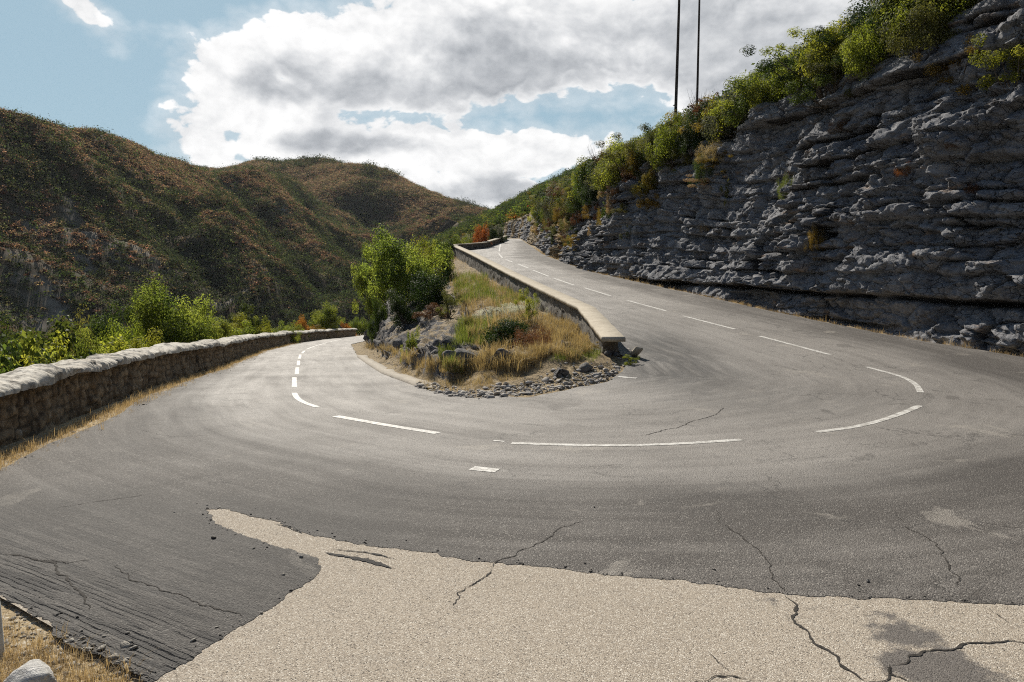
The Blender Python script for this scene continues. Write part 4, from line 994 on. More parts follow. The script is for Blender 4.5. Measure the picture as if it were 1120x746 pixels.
# ---- prototypes
def proto(name, *a, st=None, **k):
    V, F, tone, cc = leafcloud(*a, **k)
    fo = mk('foliage', V, F, link=False, fattr={'tone': tone}); fo.materials.append(None)
    s = None
    if st: sv_, sf = stems(a[0] + 1, cc, **st); s = mk('stems', sv_, sf, M_bark, link=False)
    return fo, s
PR = {
    'bushA': proto('a', 11, 10000, .075, 40, st=dict(count=14), ragged=.3), 'bushB': proto('b', 12, 9500, .072, 32, st=dict(count=14), ragged=.38, spread=.30), 'bushC': proto('c', 13, 10000, .075, 50, st=dict(count=14), ragged=.22, shape=(1.1, .9, 1)),
    'bushD': proto('d', 14, 8000, .068, 28, st=dict(count=14), ragged=.45, spread=.27, low=-.8),
    'treeA': proto('ta', 21, 20000, .062, 60, st=dict(count=16, trunk=.34, base_r=.03), lift=.22, ragged=.26, spread=.28), 'treeB': proto('tb', 22, 19000, .060, 50, st=dict(count=16, trunk=.30, base_r=.028), lift=.18, ragged=.36, spread=.26, shape=(.95, 1.05, 1)),
    'broadA': proto('ba', 31, 3000, .135, 36, st=dict(count=16), ragged=.35, aspect=.72, spread=.32), 'broadB': proto('bb', 32, 2800, .13, 30, st=dict(count=16), ragged=.45, aspect=.72, spread=.30),
    'fluff': proto('fl', 41, 11000, .05, 80, ragged=.12, low=-.1, spread=.22, aspect=.3, shape=(1, 1, .9)),
    'flower': proto('fw', 42, 2600, .050, 60, ragged=.25, low=0, spread=.2, aspect=.9),
    'small': proto('sm', 51, 900, .15, 18, ragged=.35),
    'smallB': proto('sn', 52, 900, .15, 14, ragged=.45, spread=.3),
}
TW = [mk('twigs', *twigs(61), M_twig, link=False), mk('twigs', *twigs(62, 70, .6), M_twig, link=False)]
def leaf_obj(name, me, mat):
    o = bpy.data.objects.new(name, me); COL.objects.link(o); o.material_slots[0].link = 'OBJECT'; o.material_slots[0].material = ML[mat]; return o

def plant(kind, mat, x, y, z, w, h, name, label, cat, group=None, parts=True, rot=None, tilt=(0, 0), trunk_name=None):
    """one shrub or tree standing at x, y, z; w wide, h high"""
    rot = random.uniform(0, 6.28) if rot is None else rot; fo, s = PR[kind]; sc = (w * random.uniform(.94, 1.06), w * random.uniform(.94, 1.06), h)
    if parts and s is not None:
        t = empty(name, (x, y, z)); t.rotation_euler = (tilt[0], tilt[1], rot); t.scale = sc
        f = leaf_obj('crown' if 'tree' in name else 'foliage', fo, mat); f.parent = t
        q = bpy.data.objects.new('trunk' if 'tree' in name else 'stems', s); COL.objects.link(q); q.parent = t
    else:
        t = leaf_obj(name, fo, mat); t.location = (x, y, z); t.rotation_euler = (tilt[0], tilt[1], rot); t.scale = sc
    return tag(t, label, cat, group)

def by_pixel(kind, mat, u, dep, vtop, wpx, name, label, cat, group=None, parts=True, minh=.5, base=None, hmax=9, wall=False):
    x, y = spot(u, dep)
    while wall and y < 100 and float(wallx(y)) - .62 - x < .42 * wpx / FOC * y and u < 300:
        dep += .3; x, y = spot(u, dep)
    z = drop(x, y) if base is None else base
    d = ray(u, vtop); ztop = CAM_H + d[2] / d[1] * y; w = wpx / FOC * y
    h = max(min(ztop - z, hmax), minh)
    return plant(kind, mat, x, y, ztop - h - .05, w, h + .05, name, label, cat, group, parts)

# ---- the far hillsides: low scrub and woods that read as one mass
def blob_mass(name, pts, size, col, per, label, seed, flat=.8, mat=None, leaf=.55):
    """pts (n,3), size (n,), col (n,3): each clump is a handful of leaf faces; the whole mass is one mesh"""
    r = np.random.default_rng(seed); n = len(pts); d = r.normal(size=(n, per, 3)); d /= np.linalg.norm(d, axis=2, keepdims=True); d[..., 2] = np.abs(d[..., 2]) * 1.0 - .15
    p = d * (r.random((n, per, 1)) ** .4) * (1 + .25 * r.normal(size=(n, per, 1)))
    nr = d * 1.3 + r.normal(size=d.shape) * .45 + np.array([0, 0, .2]); nr /= np.linalg.norm(nr, axis=2, keepdims=True)
    ax = np.cross(nr, r.normal(size=d.shape)); ax /= np.linalg.norm(ax, axis=2, keepdims=True) + 1e-9; wd = np.cross(nr, ax)
    L = np.clip(leaf / size[:, None, None], .10, .6) * r.uniform(.6, 1.4, (n, per, 1)) * 2; sc = size[:, None, None] * np.array([1, 1, flat]) * .5
    base = pts[:, None] + np.array([0, 0, .25]) * size[:, None, None]
    q = np.stack([base + (p + s1 * ax * L * .5 + s2 * wd * L * .36) * sc for s1, s2 in ((-1, 0), (0, 1), (1, 0), (0, -1))], 2).reshape(-1, 3)
    cc = np.clip(col[:, None] * (1 + .35 * r.normal(size=(n, per, 1))) * (1 + .08 * r.normal(size=(n, per, 3))), .004, 1).reshape(-1, 3)
    o = mk(name, q, np.arange(n * per * 4).reshape(-1, 4), mat, fattr={'col': cc})
    return tag(o, label, kind='stuff')
def mat_mass():
    m, nt, out = newmat('scrub_leaf'); N = NT(nt); c = N.attr('col', 'Color')
    p = N.principled(c, .9, spec=.04); t = N.n('BsdfTranslucent'); N.set(t.inputs['Color'], N.mix(1.0, c, (1.7, 1.6, 1.1), 'MULTIPLY'))
    ms = N.n('MixShader'); ms.inputs[0].default_value = .40; nt.links.new(p.outputs[0], ms.inputs[1]); nt.links.new(t.outputs[0], ms.inputs[2]); nt.links.new(ms.outputs[0], out.inputs['Surface'])
    return m
M_mass = mat_mass()
def visible(pts, lift, bv=None):
    bv = bv or [B_land]
    keep = np.zeros(len(pts), bool)
    for i, p in enumerate(pts):
        q = Vector((p[0], p[1], p[2] + lift)); d = q - EYE; L = d.length
        keep[i] = all(b_.ray_cast(EYE, d / L, L - .5)[0] is None for b_ in bv)
    return keep
def inframe(P, m=60):
    u, v, f = project(P); return (u > -m) & (u < 1120 + m) & (v > -m) & (v < 746) & (f > 1)
def palette(w, cols):
    w = np.clip(np.stack(w, 1), 0, None) + 1e-6; w /= w.sum(1, keepdims=True); c = np.cumsum(w, 1); r = rng.random((len(w), 1)); k = (r > c).sum(1)
    return np.array(cols)[np.minimum(k, len(cols) - 1)], k
n = 520000
X = rng.uniform(-420, 60, n); Y = 60 + 560 * rng.random(n) ** .8
k = (wallx(Y) - X > 6) | ((Y > 200) & (cliffx(Y) - X > 4)); X, Y = X[k], Y[k]; Z = H(X, Y); Pm = np.stack([X, Y, Z], 1); k = inframe(Pm); Pm = Pm[k]
e = 4.0; x, y = Pm[:, 0], Pm[:, 1]
lap = (H(x + e, y) + H(x - e, y) + H(x, y + e) + H(x, y - e) - 4 * Pm[:, 2]) / (e * e)           # hollow (+) or crest (-)
nse = fbm(x / 22, y / 22, 0, 4, 201); ns2 = fbm(x / 7, y / 7, 0, 3, 202)
hgt = Pm[:, 2]
sc_at = np.zeros(len(Pm))
for i, p in enumerate(Pm):
    a_ = np.searchsorted(gx, p[0]); b_ = np.searchsorted(gy, p[1]); sc_at[i] = scree[min(b_, len(gy) - 1), min(a_, len(gx) - 1)]
wet = 2.4 * np.exp(-ravine_dist(x, y) / 11) - .35 + .8 * np.clip(lap * 10, -1, 1) + .9 * nse - .042 * (hgt - 14)
dist = np.hypot(x, y)
cols = [(.235, .148, .112), (.215, .162, .114), (.140, .135, .075), (.062, .076, .037), (.038, .050, .027), (.31, .245, .18), (.22, .118, .085)]
w_ = [1.3 * sst(.9, -.5, wet), .8 * sst(1.3, -.2, wet), .30 + .45 * sst(-.3, .6, wet), sst(-.6, .6, wet) * 1.5 + 1.7 * sst(.2, .55, nse), sst(-.1, .9, wet) * 2.2 + 1.5 * sst(.3, .65, nse) + 1.4 * sst(16, 2, hgt), .22 + 2.2 * sst(350, 430, dist) * sst(25, 50, hgt), .12 + .22 * sst(.1, .6, ns2)]
col, kk = palette(w_, cols)
size = np.choose(kk, [1.4, 1.5, 1.8, 2.7, 3.3, 1.2, 1.4]) * rng.lognormal(0, .28, len(Pm)) * np.interp(dist, [80, 200, 500], [.72, 1.0, 1.6])
keep = rng.random(len(Pm)) < np.choose(kk, [1, .95, .85, .55, .42, .9, .7]) * (1 - .75 * np.clip(sc_at * 1.3, 0, 1)) * np.interp(dist, [80, 250, 500], [1, .9, .62])
Pm, size, col = Pm[keep], size[keep], col[keep]
# single trees and tall bushes dotted over the slopes stand out of the low scrub
big_t = rng.random(len(Pm)) < .022 + .05 * np.exp(-ravine_dist(Pm[:, 0], Pm[:, 1]) / 14) + .16 * sst(20, 4, Pm[:, 2]) * sst(-.3, .3, noise(Pm[:, 0] / 18, Pm[:, 1] / 18, 0, 203))
size = np.where(big_t, rng.uniform(3.0, 5.8, len(Pm)) * np.interp(np.hypot(Pm[:, 0], Pm[:, 1]), [120, 300], [.7, 1.0]), size); col = np.where(big_t[:, None], np.array([[.040, .058, .022]]) * rng.uniform(.7, 1.8, (len(Pm), 1)), col)
kv = visible(Pm, 1.5); Pm, size, col = Pm[kv], size[kv], col[kv]
print('hill scrub', len(Pm))
if len(Pm) > 66000: q = rng.permutation(len(Pm))[:66000]; Pm, size, col = Pm[q], size[q], col[q]
blob_mass('scrub', Pm, size, col, 34, 'brown and dark green scrub covering the far valley side', 301, mat=M_mass, leaf=.38)

# right-hand hillside beyond the near cliff, and the valley side under the lower road
def mass_region(cond, xr, yr, n, cols, sizes, wfun, lift, per, name, label, seed, bv=None, leaf=.5, drop_cliff=False):
    X = rng.uniform(*xr, n); Y = rng.uniform(*yr, n); k = cond(X, Y); X, Y = X[k], Y[k]
    Z = H(X, Y)
    if drop_cliff: Z = np.array([drop(a, b_) for a, b_ in zip(X, Y)])
    P = np.stack([X, Y, Z], 1); k = inframe(P); P = P[k]; k = visible(P, lift, bv); P = P[k]
    col, kk = palette(wfun(P), cols); s = np.array(sizes)[kk] * rng.lognormal(0, .25, len(P))
    print(name, len(P))
    return blob_mass(name, P, s, col, per, label, seed, flat=.95, mat=M_mass, leaf=leaf)
greens = [(.085, .120, .026), (.155, .170, .036), (.040, .060, .018), (.115, .108, .036), (.23, .16, .045), (.28, .105, .030)]
mass_region(lambda X, Y: (X - cliffx(Y) > 1.2) & (X - cliffx(Y) < 60) & (X < .62 * Y), (-90, 60), (56, 460), 22000, greens, [2.3, 2.2, 2.8, 1.8, 1.5, 2.0],
            lambda P: [np.full(len(P), q) for q in (.9, .6, .9, .5, .22, .07)], 2.0, 160, 'hillside_scrub', 'mixed green and yellowing scrub on the slope beyond the cliff', 302, leaf=.26, drop_cliff=True)
mass_region(lambda X, Y: (wallx(Y) - X > 6) & (wallx(Y) - X < 45), (-120, -12), (24, 150), 2600, greens, [2.6, 2.4, 3.2, 2.0, 1.6, 1.4],
            lambda P: [np.full(len(P), q) for q in (.5, .25, 1.3, .35, .05, .03)], 2.2, 160, 'valley_woods', 'dark green woods filling the valley below the lower road', 303, leaf=.30)

# ---- single trees and shrubs behind the old wall
L_ = 'behind the old stone wall'
for a in (
    ('treeA', 'fresh', 181, 19.5, 309, 84, 'tree', 'round leafy green tree, the tallest behind the old wall, halfway along its near stretch', 'tree'),
    ('broadA', 'mid', 62, 11.0, 350, 95, 'shrub', 'dark glossy broad leaved shrub leaning over the near end of the old stone wall', 'shrub'),
    ('broadB', 'fresh', 12, 9.9, 366, 86, 'shrub', 'bright broad leaved shrub behind the old wall at the left edge of the view', 'shrub'),
    ('broadA', 'lime', 108, 12.9, 372, 74, 'shrub', 'light green broad leaved shrub just past the dark glossy one behind the old wall', 'shrub'),
    ('bushB', 'lime', 140, 15.5, 362, 62, 'shrub', 'yellowish green shrub at the near foot of the tall round tree', 'shrub'),
    ('bushA', 'fresh', 216, 22, 342, 60, 'shrub', 'bright green bush touching the far side of the tall round tree', 'shrub'),
    ('bushD', 'lime', 243, 26, 347, 54, 'shrub', 'loose pale green bush between the tall round tree and the dark round tree', 'shrub'),
    ('treeB', 'mid', 268, 35, 334, 36, 'tree', 'small dark round crowned tree standing alone behind the bend of the old wall', 'tree'),
    ('bushB', 'lime', 291, 40, 357, 34, 'shrub', 'low pale bush just beyond the small dark round tree', 'shrub'),
    ('bushC', 'rust', 329, 62, 347, 20, 'shrub', 'small orange shrub behind the far stretch of the old wall', 'shrub'),
    ('bushA', 'lime', 309, 50, 358, 34, 'shrub', 'low light green bush on the near side of the small orange shrub', 'shrub'),
    ('treeA', 'fresh', 356, 70, 333, 34, 'tree', 'green tree behind the far end of the old wall, beyond the orange shrub', 'tree'),
    ('bushD', 'ochre', 345, 66, 355, 26, 'shrub', 'yellow green bush at the foot of the tree by the far wall end', 'shrub'),
    ('bushB', 'rust', 378, 80, 352, 16, 'shrub', 'reddish bush right behind the far end of the old wall', 'shrub'),
    ('bushA', 'fresh', 392, 86, 348, 24, 'shrub', 'green bush where the lower road vanishes behind the rocks', 'shrub'),
    ('bushC', 'dark', 240, 33, 366, 30, 'shrub', 'low dark bush under the pale bushes by the middle of the old wall', 'shrub'),
    ('bushC', 'mid', 165, 24, 352, 60, 'shrub', 'mid green bush standing behind the tall round tree', 'shrub'),
    ('broadB', 'mid', -30, 9.0, 352, 100, 'shrub', 'dark broad leaved shrub cut off by the left edge behind the old wall', 'shrub'),
    ('bushA', 'lime', 128, 18.5, 356, 56, 'shrub', 'pale green bush filling the gap left of the tall round tree', 'shrub'),
    ('bushD', 'lime', 255, 31, 343, 44, 'shrub', 'pale feathery bush touching the left side of the small dark round tree', 'shrub'),
    ('broadB', 'lime', 40, 12.5, 372, 70, 'shrub', 'low pale broad leaved shrub right behind the wall coping near the left edge', 'shrub'),
    ('bushA', 'lime', 200, 20.5, 352, 52, 'shrub', 'sunlit bush at the right foot of the tall round tree', 'shrub'),
    ('bushC', 'olive', 75, 19, 346, 60, 'shrub', 'dull olive bush standing farther back behind the near broad leaved shrubs', 'shrub'),
    ('treeB', 'fresh', 222, 27, 338, 54, 'tree', 'leafy green tree just past the tallest round tree behind the old wall', 'tree'),
    ('treeA', 'mid', 100, 26, 340, 70, 'tree', 'dark green tree standing lower down behind the near broad leaved shrubs', 'tree'),
    ('bushA', 'fresh', 318, 56, 352, 30, 'shrub', 'green bush directly before the small orange shrub', 'shrub'),
    ('bushA', 'lime', 283, 37, 348, 30, 'shrub', 'pale yellowish bush touching the right side of the small dark round tree', 'shrub'),
    ('treeB', 'mid', 150, 28, 336, 60, 'tree', 'shadowed green tree behind the left side of the tallest round tree', 'tree'),
    ('bushB', 'fresh', 88, 15.5, 362, 60, 'shrub', 'leafy green bush behind the gap between the two near broad leaved shrubs', 'shrub'),
    ('bushB', 'mid', 30, 14.5, 352, 60, 'shrub', 'mid green bush farther down the slope behind the bright near shrub', 'shrub'),
): by_pixel(*a, wall=True)

# ---- the bank between the roads
for a in (
    ('treeA', 'fresh', 440, 35, 254, 86, 'tree', 'big bushy bright green tree on top of the rocky bank', 'tree'),
    ('treeB', 'fresh', 409, 43, 268, 46, 'tree', 'green tree at the outer side of the bank, behind the big bushy one', 'tree'),
    ('bushC', 'dark', 466, 32.5, 296, 56, 'shrub', 'dark leaved shrub in the shade of the big bushy tree', 'shrub'),
    ('bushB', 'dark', 443, 30, 318, 44, 'shrub', 'dark bush hanging over the rocks under the big bushy tree', 'shrub'),
    ('bushA', 'mid', 480, 46, 264, 40, 'shrub', 'rounded green bush between the big bushy tree and the parapet', 'shrub'),
    ('bushB', 'mid', 413, 38, 322, 24, 'shrub', 'green bush clinging to the rock face below the outer tree', 'shrub'),
    ('bushD', 'olive', 490, 27, 318, 26, 'shrub', 'dull olive shrub on the rim of the rocks, left of the green tufts', 'shrub'),
    ('bushC', 'dark', 556, 17.6, 347, 48, 'shrub', 'low dark green shrub on the grass beside the brown cushion', 'shrub'),
    ('fluff', 'heath', 585, 16.4, 354, 54, 'shrub', 'dried reddish brown cushion shrub on the grass near the tip of the bank', 'shrub'),
    ('bushD', 'lime', 577, 21.5, 316, 22, 'shrub', 'yellow green shrub against the outer face of the parapet', 'shrub'),
    ('bushB', 'fresh', 449, 21.2, 358, 20, 'shrub', 'small bright green shrub growing out of the rocks low on the bank', 'shrub'),
    ('bushC', 'rust', 526, 76, 245, 20, 'shrub', 'bright orange bush behind the far bend of the parapet', 'shrub'),
    ('bushA', 'fresh', 505, 74, 257, 32, 'shrub', 'green bush beside the orange bush behind the parapet bend', 'shrub'),
    ('bushB', 'mid', 486, 64, 258, 30, 'shrub', 'mid green bush at the outer corner of the parapet bend', 'shrub'),
    ('bushA', 'dark', 541, 88, 246, 22, 'shrub', 'dark bush on the far side of the bright orange bush', 'shrub'),
    ('bushA', 'lime', 462, 39, 262, 46, 'shrub', 'sunlit yellow green bush against the right side of the big bushy tree', 'shrub'),
    ('bushB', 'fresh', 478, 52, 262, 28, 'shrub', 'green bush a little apart from the outer face of the parapet before its bend', 'shrub'),
    ('bushD', 'ochre', 648, 16.9, 374, 22, 'shrub', 'withered brownish weed against the outer foot of the parapet end', 'weed'),
    ('bushD', 'lime', 690, 15.3, 388, 17, 'shrub', 'small yellow green weed on the road side of the broken wall end', 'weed'),
    ('bushB', 'brown', 470, 27.5, 332, 34, 'shrub', 'brown withered bush among the rocks under the dark leaved shrub', 'shrub'),
): by_pixel(*a, minh=.42 if a[1] == 'heath' else .12)
FLW = []
for i, (u, v, w, h) in enumerate(((540, 343, 30, .16), (556, 339, 28, .16), (573, 337, 30, .18), (592, 336, 26, .2), (604, 341, 16, .14), (528, 346, 20, .12))):
    q = hit(u, v + 3)[0]
    FLW.append((q.x, q.y)); plant('flower', 'white', q.x, q.y, q.z - .03, w / FOC * q.y * 1.4, h * 2.2, 'flowering_plant', 'cushion of small white flowers spreading over the grassy bank below the parapet', 'flowers', 'white flowering cushions on the bank', False)

# ---- grass
CLEAR = [(*spot(585, 16.3), .30), (*spot(556, 17.5), .22)] + [(*o_, .10) for o_ in FLW]
def grass_mass(name, pts, hs, mat, label, seed, n=14, spread=.07, width=.006, lean=.7):
    r = np.random.default_rng(seed); PT = [blades(seed + i, n, 1.0, spread, width, lean) for i in range(6)]; V, F, T, off = [], [], [], 0
    for (x, y, z), h in zip(pts, hs):
        if any((x - a_) ** 2 + (y - b_) ** 2 < c_ for a_, b_, c_ in CLEAR): continue
        pn = float(noise(x / .55, y / .55, 0, 207)) + .5 * float(noise(x / .2, y / .2, 0, 208))
        if name == 'bank_grass':
            if pn < -.28: continue
            h *= max(.45, 1 + .75 * pn)
        v, f, t = PT[r.integers(6)]; a = r.uniform(0, 6.28); c, s = math.cos(a), math.sin(a); wsc = 1 + .02 * y
        vx = np.stack([v[:, 0] * c - v[:, 1] * s, v[:, 0] * s + v[:, 1] * c, v[:, 2]], 1) * (h * 1.0 if h > .12 else h * 1.3, h if h > .12 else h * 1.3, h)
        V.append(vx * 1 + (x, y, z - .01)); F.append(f + off); T.append(np.clip(t * .8 + r.uniform(-.2, .4), 0, 1)); off += len(v)
    return tag(mk(name, np.vstack(V), np.vstack(F), ML[mat], fattr={'tone': np.concatenate(T)}), label, kind='stuff')
pts, hs = [], []
r_ = np.random.default_rng(71)
# along the foot of the old wall, on the verge, along the cliff foot
while len(pts) < 2600:
    yy = 6 + 44 * r_.random() ** 1.7; x_ = float(wallx(yy)) + .05 + abs(r_.normal(0, .20)) + .12 * sst(20, 7, yy)
    pts.append((x_, yy, drop(x_, yy))); hs.append(r_.uniform(.05, .17) * (1.2 if r_.random() < .2 else .8))
while len(pts) < 3150:
    q = on_flat(r_.uniform(-60, 150), r_.uniform(655, 752)); e_ = np.interp(q[0], [-3.1, -1.9], [4.4, 3.67])
    if q[1] > e_ - abs(r_.normal(0, .18)) - .03: continue
    pts.append((q[0], q[1], drop(*q))); hs.append(r_.uniform(.03, .12))
while len(pts) < 3900:
    x_, yy = r_.uniform(-5.5, -2.0), r_.uniform(-.5, 5.2)
    if yy > np.interp(x_, [-5.4, -3.1, -1.9], [5.6, 4.4, 3.67]) - .05 or noise(x_ / .5, yy / .5, 0, 209) < -.1: continue
    pts.append((x_, yy, drop(x_, yy))); hs.append(r_.uniform(.03, .13))
while len(pts) < 5100:
    yy = 12 + 60 * r_.random() ** 1.5; x_ = float(cliffx(yy)) - r_.uniform(0, .34)
    pts.append((x_, yy, drop(x_, yy, B_land))); hs.append(r_.uniform(.05, .20) * (1.5 if r_.random() < .08 else .8))
grass_mass('dry_grass', pts, hs, 'straw', 'straw coloured dry grass along the road edges', 72, 11, .35, .022)
# dry and green grass over the bank
def bank_pts(n, poly_px, seed, hr, dens=None):
    r = np.random.default_rng(seed); out, h = [], []; pp = np.array(poly_px); lo, hi = pp.min(0), pp.max(0); tries = 0
    while len(out) < n and tries < n * 40:
        tries += 1; u, v = r.uniform(lo[0], hi[0]), r.uniform(lo[1], hi[1])
        if not inside(pp, np.array([u]), np.array([v]))[0]: continue
        q = hit(u, v)
        if q is None or q[0].y > 70 or not (lowr(q[0].y) - .1 < q[0].x < isl_r(q[0].y)): continue
        out.append(tuple(q[0])); h.append(r.uniform(*hr))
    return out, h
a1 = bank_pts(2600, [(398, 381), (430, 392), (470, 408), (560, 405), (640, 385), (655, 372), (640, 350), (600, 345), (560, 380), (520, 400), (480, 398), (440, 383), (400, 376)], 73, (.08, .26))
a2 = bank_pts(2200, [(490, 272), (520, 300), (570, 325), (620, 350), (655, 375), (640, 395), (560, 410), (520, 380), (500, 330), (480, 290)], 74, (.12, .34))
a3 = bank_pts(700, [(398, 380), (440, 408), (470, 428), (540, 430), (600, 415), (520, 405), (460, 392), (420, 380)], 75, (.04, .12))
grass_mass('bank_grass', a1[0] + a2[0] + a3[0], a1[1] + a2[1] + a3[1], 'gold', 'golden dry grass covering the bank between the roads', 76, 14, .38, .022)
g1 = bank_pts(330, [(495, 300), (530, 300), (540, 325), (500, 335)], 77, (.25, .5)); g2 = bank_pts(330, [(500, 352), (545, 352), (545, 378), (500, 378)], 78, (.2, .4)); g3 = bank_pts(260, [(530, 318), (570, 312), (585, 330), (545, 338)], 79, (.15, .35)); g4 = bank_pts(120, [(480, 380), (500, 385), (505, 410), (485, 405)], 80, (.15, .3)); g5 = bank_pts(150, [(640, 375), (660, 385), (650, 395), (600, 395)], 81, (.08, .2))
grass_mass('green_grass', g1[0] + g2[0] + g3[0] + g4[0] + g5[0], g1[1] + g2[1] + g3[1] + g4[1] + g5[1], 'green', 'green grass growing in patches on the bank', 82, 14, .38, .022)

# ---- shrubs along the top of the cliff
def cliff_top(u, v):
    """a point on the rim of the cliff or on its face, where the sight line through the pixel meets it"""
    q = hit(u, v); return q[0] if q else None
rim = lambda y, e: (float(cliffx(y)) + float(.16 * (CLTOP(y) - Zup(y))) + e, y)
big_ones = (
    ('bushC', 'dark', 915, 52, 74, 2.3, 'big dark dense shrub on the cliff rim, right of the yellow green thicket', 'shrub'),
    ('bushB', 'lime', 872, 62, 62, 1.9, 'yellow green bush on the cliff rim left of the big dark shrub', 'shrub'),
    ('bushD', 'olive', 945, 30, 50, 1.4, 'olive bush on the highest visible part of the cliff rim', 'shrub'),
    ('bushD', 'lime', 1103, 98, 74, 1.5, 'bright yellow green bush hanging from the cliff at the right edge', 'shrub'),
    ('bushD', 'ochre', 1042, 92, 62, 1.1, 'brownish yellow bush on the cliff ledge near the bright hanging bush', 'shrub'),
    ('bushA', 'brown', 835, 92, 54, 1.3, 'grey brown bush on the rim below the two wooden poles', 'shrub'),
    ('bushA', 'olive', 1010, 18, 60, .7, 'low dry olive bush on the rim above the brownish yellow bush', 'shrub'),
)
for kd, mt, u, v, wpx, h, lab, cat in big_ones:
    q = hit(u, v)[0]; plant(kd, mt, q.x + .25, q.y, q.z - .35, wpx / FOC * q.y, h + .3, 'shrub', lab, cat)
for kd, mt, u, v, wpx, hpx, lab in (
    ('fluff', 'green', 859, 212, 22, 26, 'round green tuft alone on the middle of the bare cliff face'), ('fluff', 'ochre', 891, 268, 22, 26, 'yellowish tuft on the cliff face, lower than the round green tuft'),
    ('fluff', 'gold', 893, 283, 10, 14, 'small straw coloured tuft hanging just under the yellowish tuft'), ('smallB', 'olive', 752, 182, 24, 22, 'small olive shrub on the upper cliff face under the rim thicket'),
    ('fluff', 'brown', 918, 142, 26, 16, 'brown tuft on a ledge high on the cliff face'), ('fluff', 'rust', 988, 190, 22, 18, 'rusty tuft on the right part of the cliff face'), ('smallB', 'olive', 795, 222, 16, 34, 'narrow olive plant in a vertical crack of the cliff face'),
    ('fluff', 'brown', 1040, 160, 20, 14, 'brown tuft below the brownish yellow bush on the cliff'), ('fluff', 'gold', 1000, 42, 18, 16, 'straw tuft just under the highest rim of the cliff'), ('smallB', 'olive', 690, 258, 16, 14, 'small olive plant low on the far part of the cliff face'),
    ('fluff', 'gold', 770, 252, 14, 12, 'straw tuft left of the narrow olive plant on the cliff face'), ('fluff', 'brown', 1060, 210, 18, 14, 'brown tuft on the cliff face near the right edge'), ('smallB', 'mid', 663, 236, 18, 20, 'green plant on the far cliff face below the twiggy thicket')):
    q = hit(u, v)[0]; s = q.y / FOC; plant(kd, mt, q.x + .03, q.y, q.z - hpx * s * .2, wpx * s, hpx * s, 'cliff_plant', lab, 'plant', parts=False)
# the thicket itself, shrub by shrub
r_ = np.random.default_rng(91); random.seed(91)
kinds = [('lime', 'yellow green shrub in the thicket along the cliff rim', 1.15), ('olive', 'olive shrub in the thicket along the cliff rim', .9), ('mid', 'mid green shrub in the thicket along the cliff rim', 1.0), ('dark', 'dark green shrub in the thicket along the cliff rim', .8), ('grey', 'greyish shrub in the thicket along the cliff rim', .5), ('ochre', 'autumn yellow shrub in the thicket along the cliff rim', .5), ('brown', 'brown withered shrub in the thicket along the cliff rim', .22)]
pw_ = np.array([k_[2] for k_ in kinds]); pw_ /= pw_.sum()
yy = 17.5
while yy < 86:
    for row, (e0, e1) in enumerate(((.1, .6), (.8, 1.5), (1.7, 2.7), (3.0, 4.4))):
        if row == 0 and r_.random() < .12: continue
        if row == 2 and r_.random() < .25: continue
        x_, y_ = rim(yy + r_.uniform(-.5, .5), r_.uniform(e0, e1)); mt, lab, _ = kinds[r_.choice(len(kinds), p=pw_)]
        h = r_.uniform(1.1, 2.1) * (.8 if row == 0 else 1.0) * np.interp(yy, [17, 22, 27, 34, 44, 60, 86], [.75, .9, 1.05, 1.1, 1.1, 1.1, 1.15]); w_s = h * r_.uniform(1.1, 1.7)
        z_ = drop(x_, y_)
        if z_ < float(CLTOP(y_)) - .7: continue
        plant(['bushA', 'bushB', 'bushC', 'bushD'][r_.integers(4)], mt, x_, y_, z_ - .25, w_s, h + .25, 'shrub', lab, 'shrub', 'shrubs in the thicket along the cliff rim', parts=yy < 40)
    yy += np.interp(yy, [22, 60, 86], [.85, 1.25, 1.6])
# hanging plants under the rim of the far part
for i in range(64):
    yc = r_.uniform(30, 84) if i < 40 else r_.uniform(36, 60); x_, y_ = float(cliffx(yc)) + r_.uniform(.2, .9), yc
    q = B_cliff.ray_cast(Vector((float(cliffx(yc)) - 3, yc, float(lerp(Zup(yc), CLTOP(yc), r_.uniform(.62, .98) if yc < 42 else r_.uniform(.25, .95))))), Vector((1, 0, 0)))[0]
    if q is None: continue
    mt = ['ochre', 'olive', 'brown', 'gold', 'mid'][r_.integers(5)]
    plant(['bushB', 'bushD', 'fluff'][r_.integers(3)], mt, q.x, q.y, q.z - .2, r_.uniform(.7, 1.7), r_.uniform(.6, 1.5), 'shrub', 'scrubby plant clinging to the far upper part of the cliff under the rim thicket', 'shrub', 'plants clinging under the cliff rim', False)
for u, dep, h, i, lab in ((799, 33.5, 2.0, 0, 'reddish bare twiggy bush standing out above the rim thicket near the poles'), (662, 47, 2.3, 1, 'reddish bare twiggy bush on the far end of the rim thicket')):
    yq = dep; x_, y_ = rim(yq, .9); z_ = drop(x_, y_)
    o = bpy.data.objects.new('twiggy_bush', TW[i]); COL.objects.link(o); o.location = (x_, y_, z_ + .3); o.scale = (h * .8, h * .8, h * 1.15); tag(o, lab, 'bush')
    f = leaf_obj('foliage', PR['smallB'][0], 'heath'); f.parent = o; f.location = (0, 0, .45); f.scale = (.7, .7, .4)
# light levels
CLOUD_L, SKY_S, SKY_HAZE, SKY_TINT, EXPOSURE = 7.5, .60, .75, (2.9, 4.3, 5.0), .35
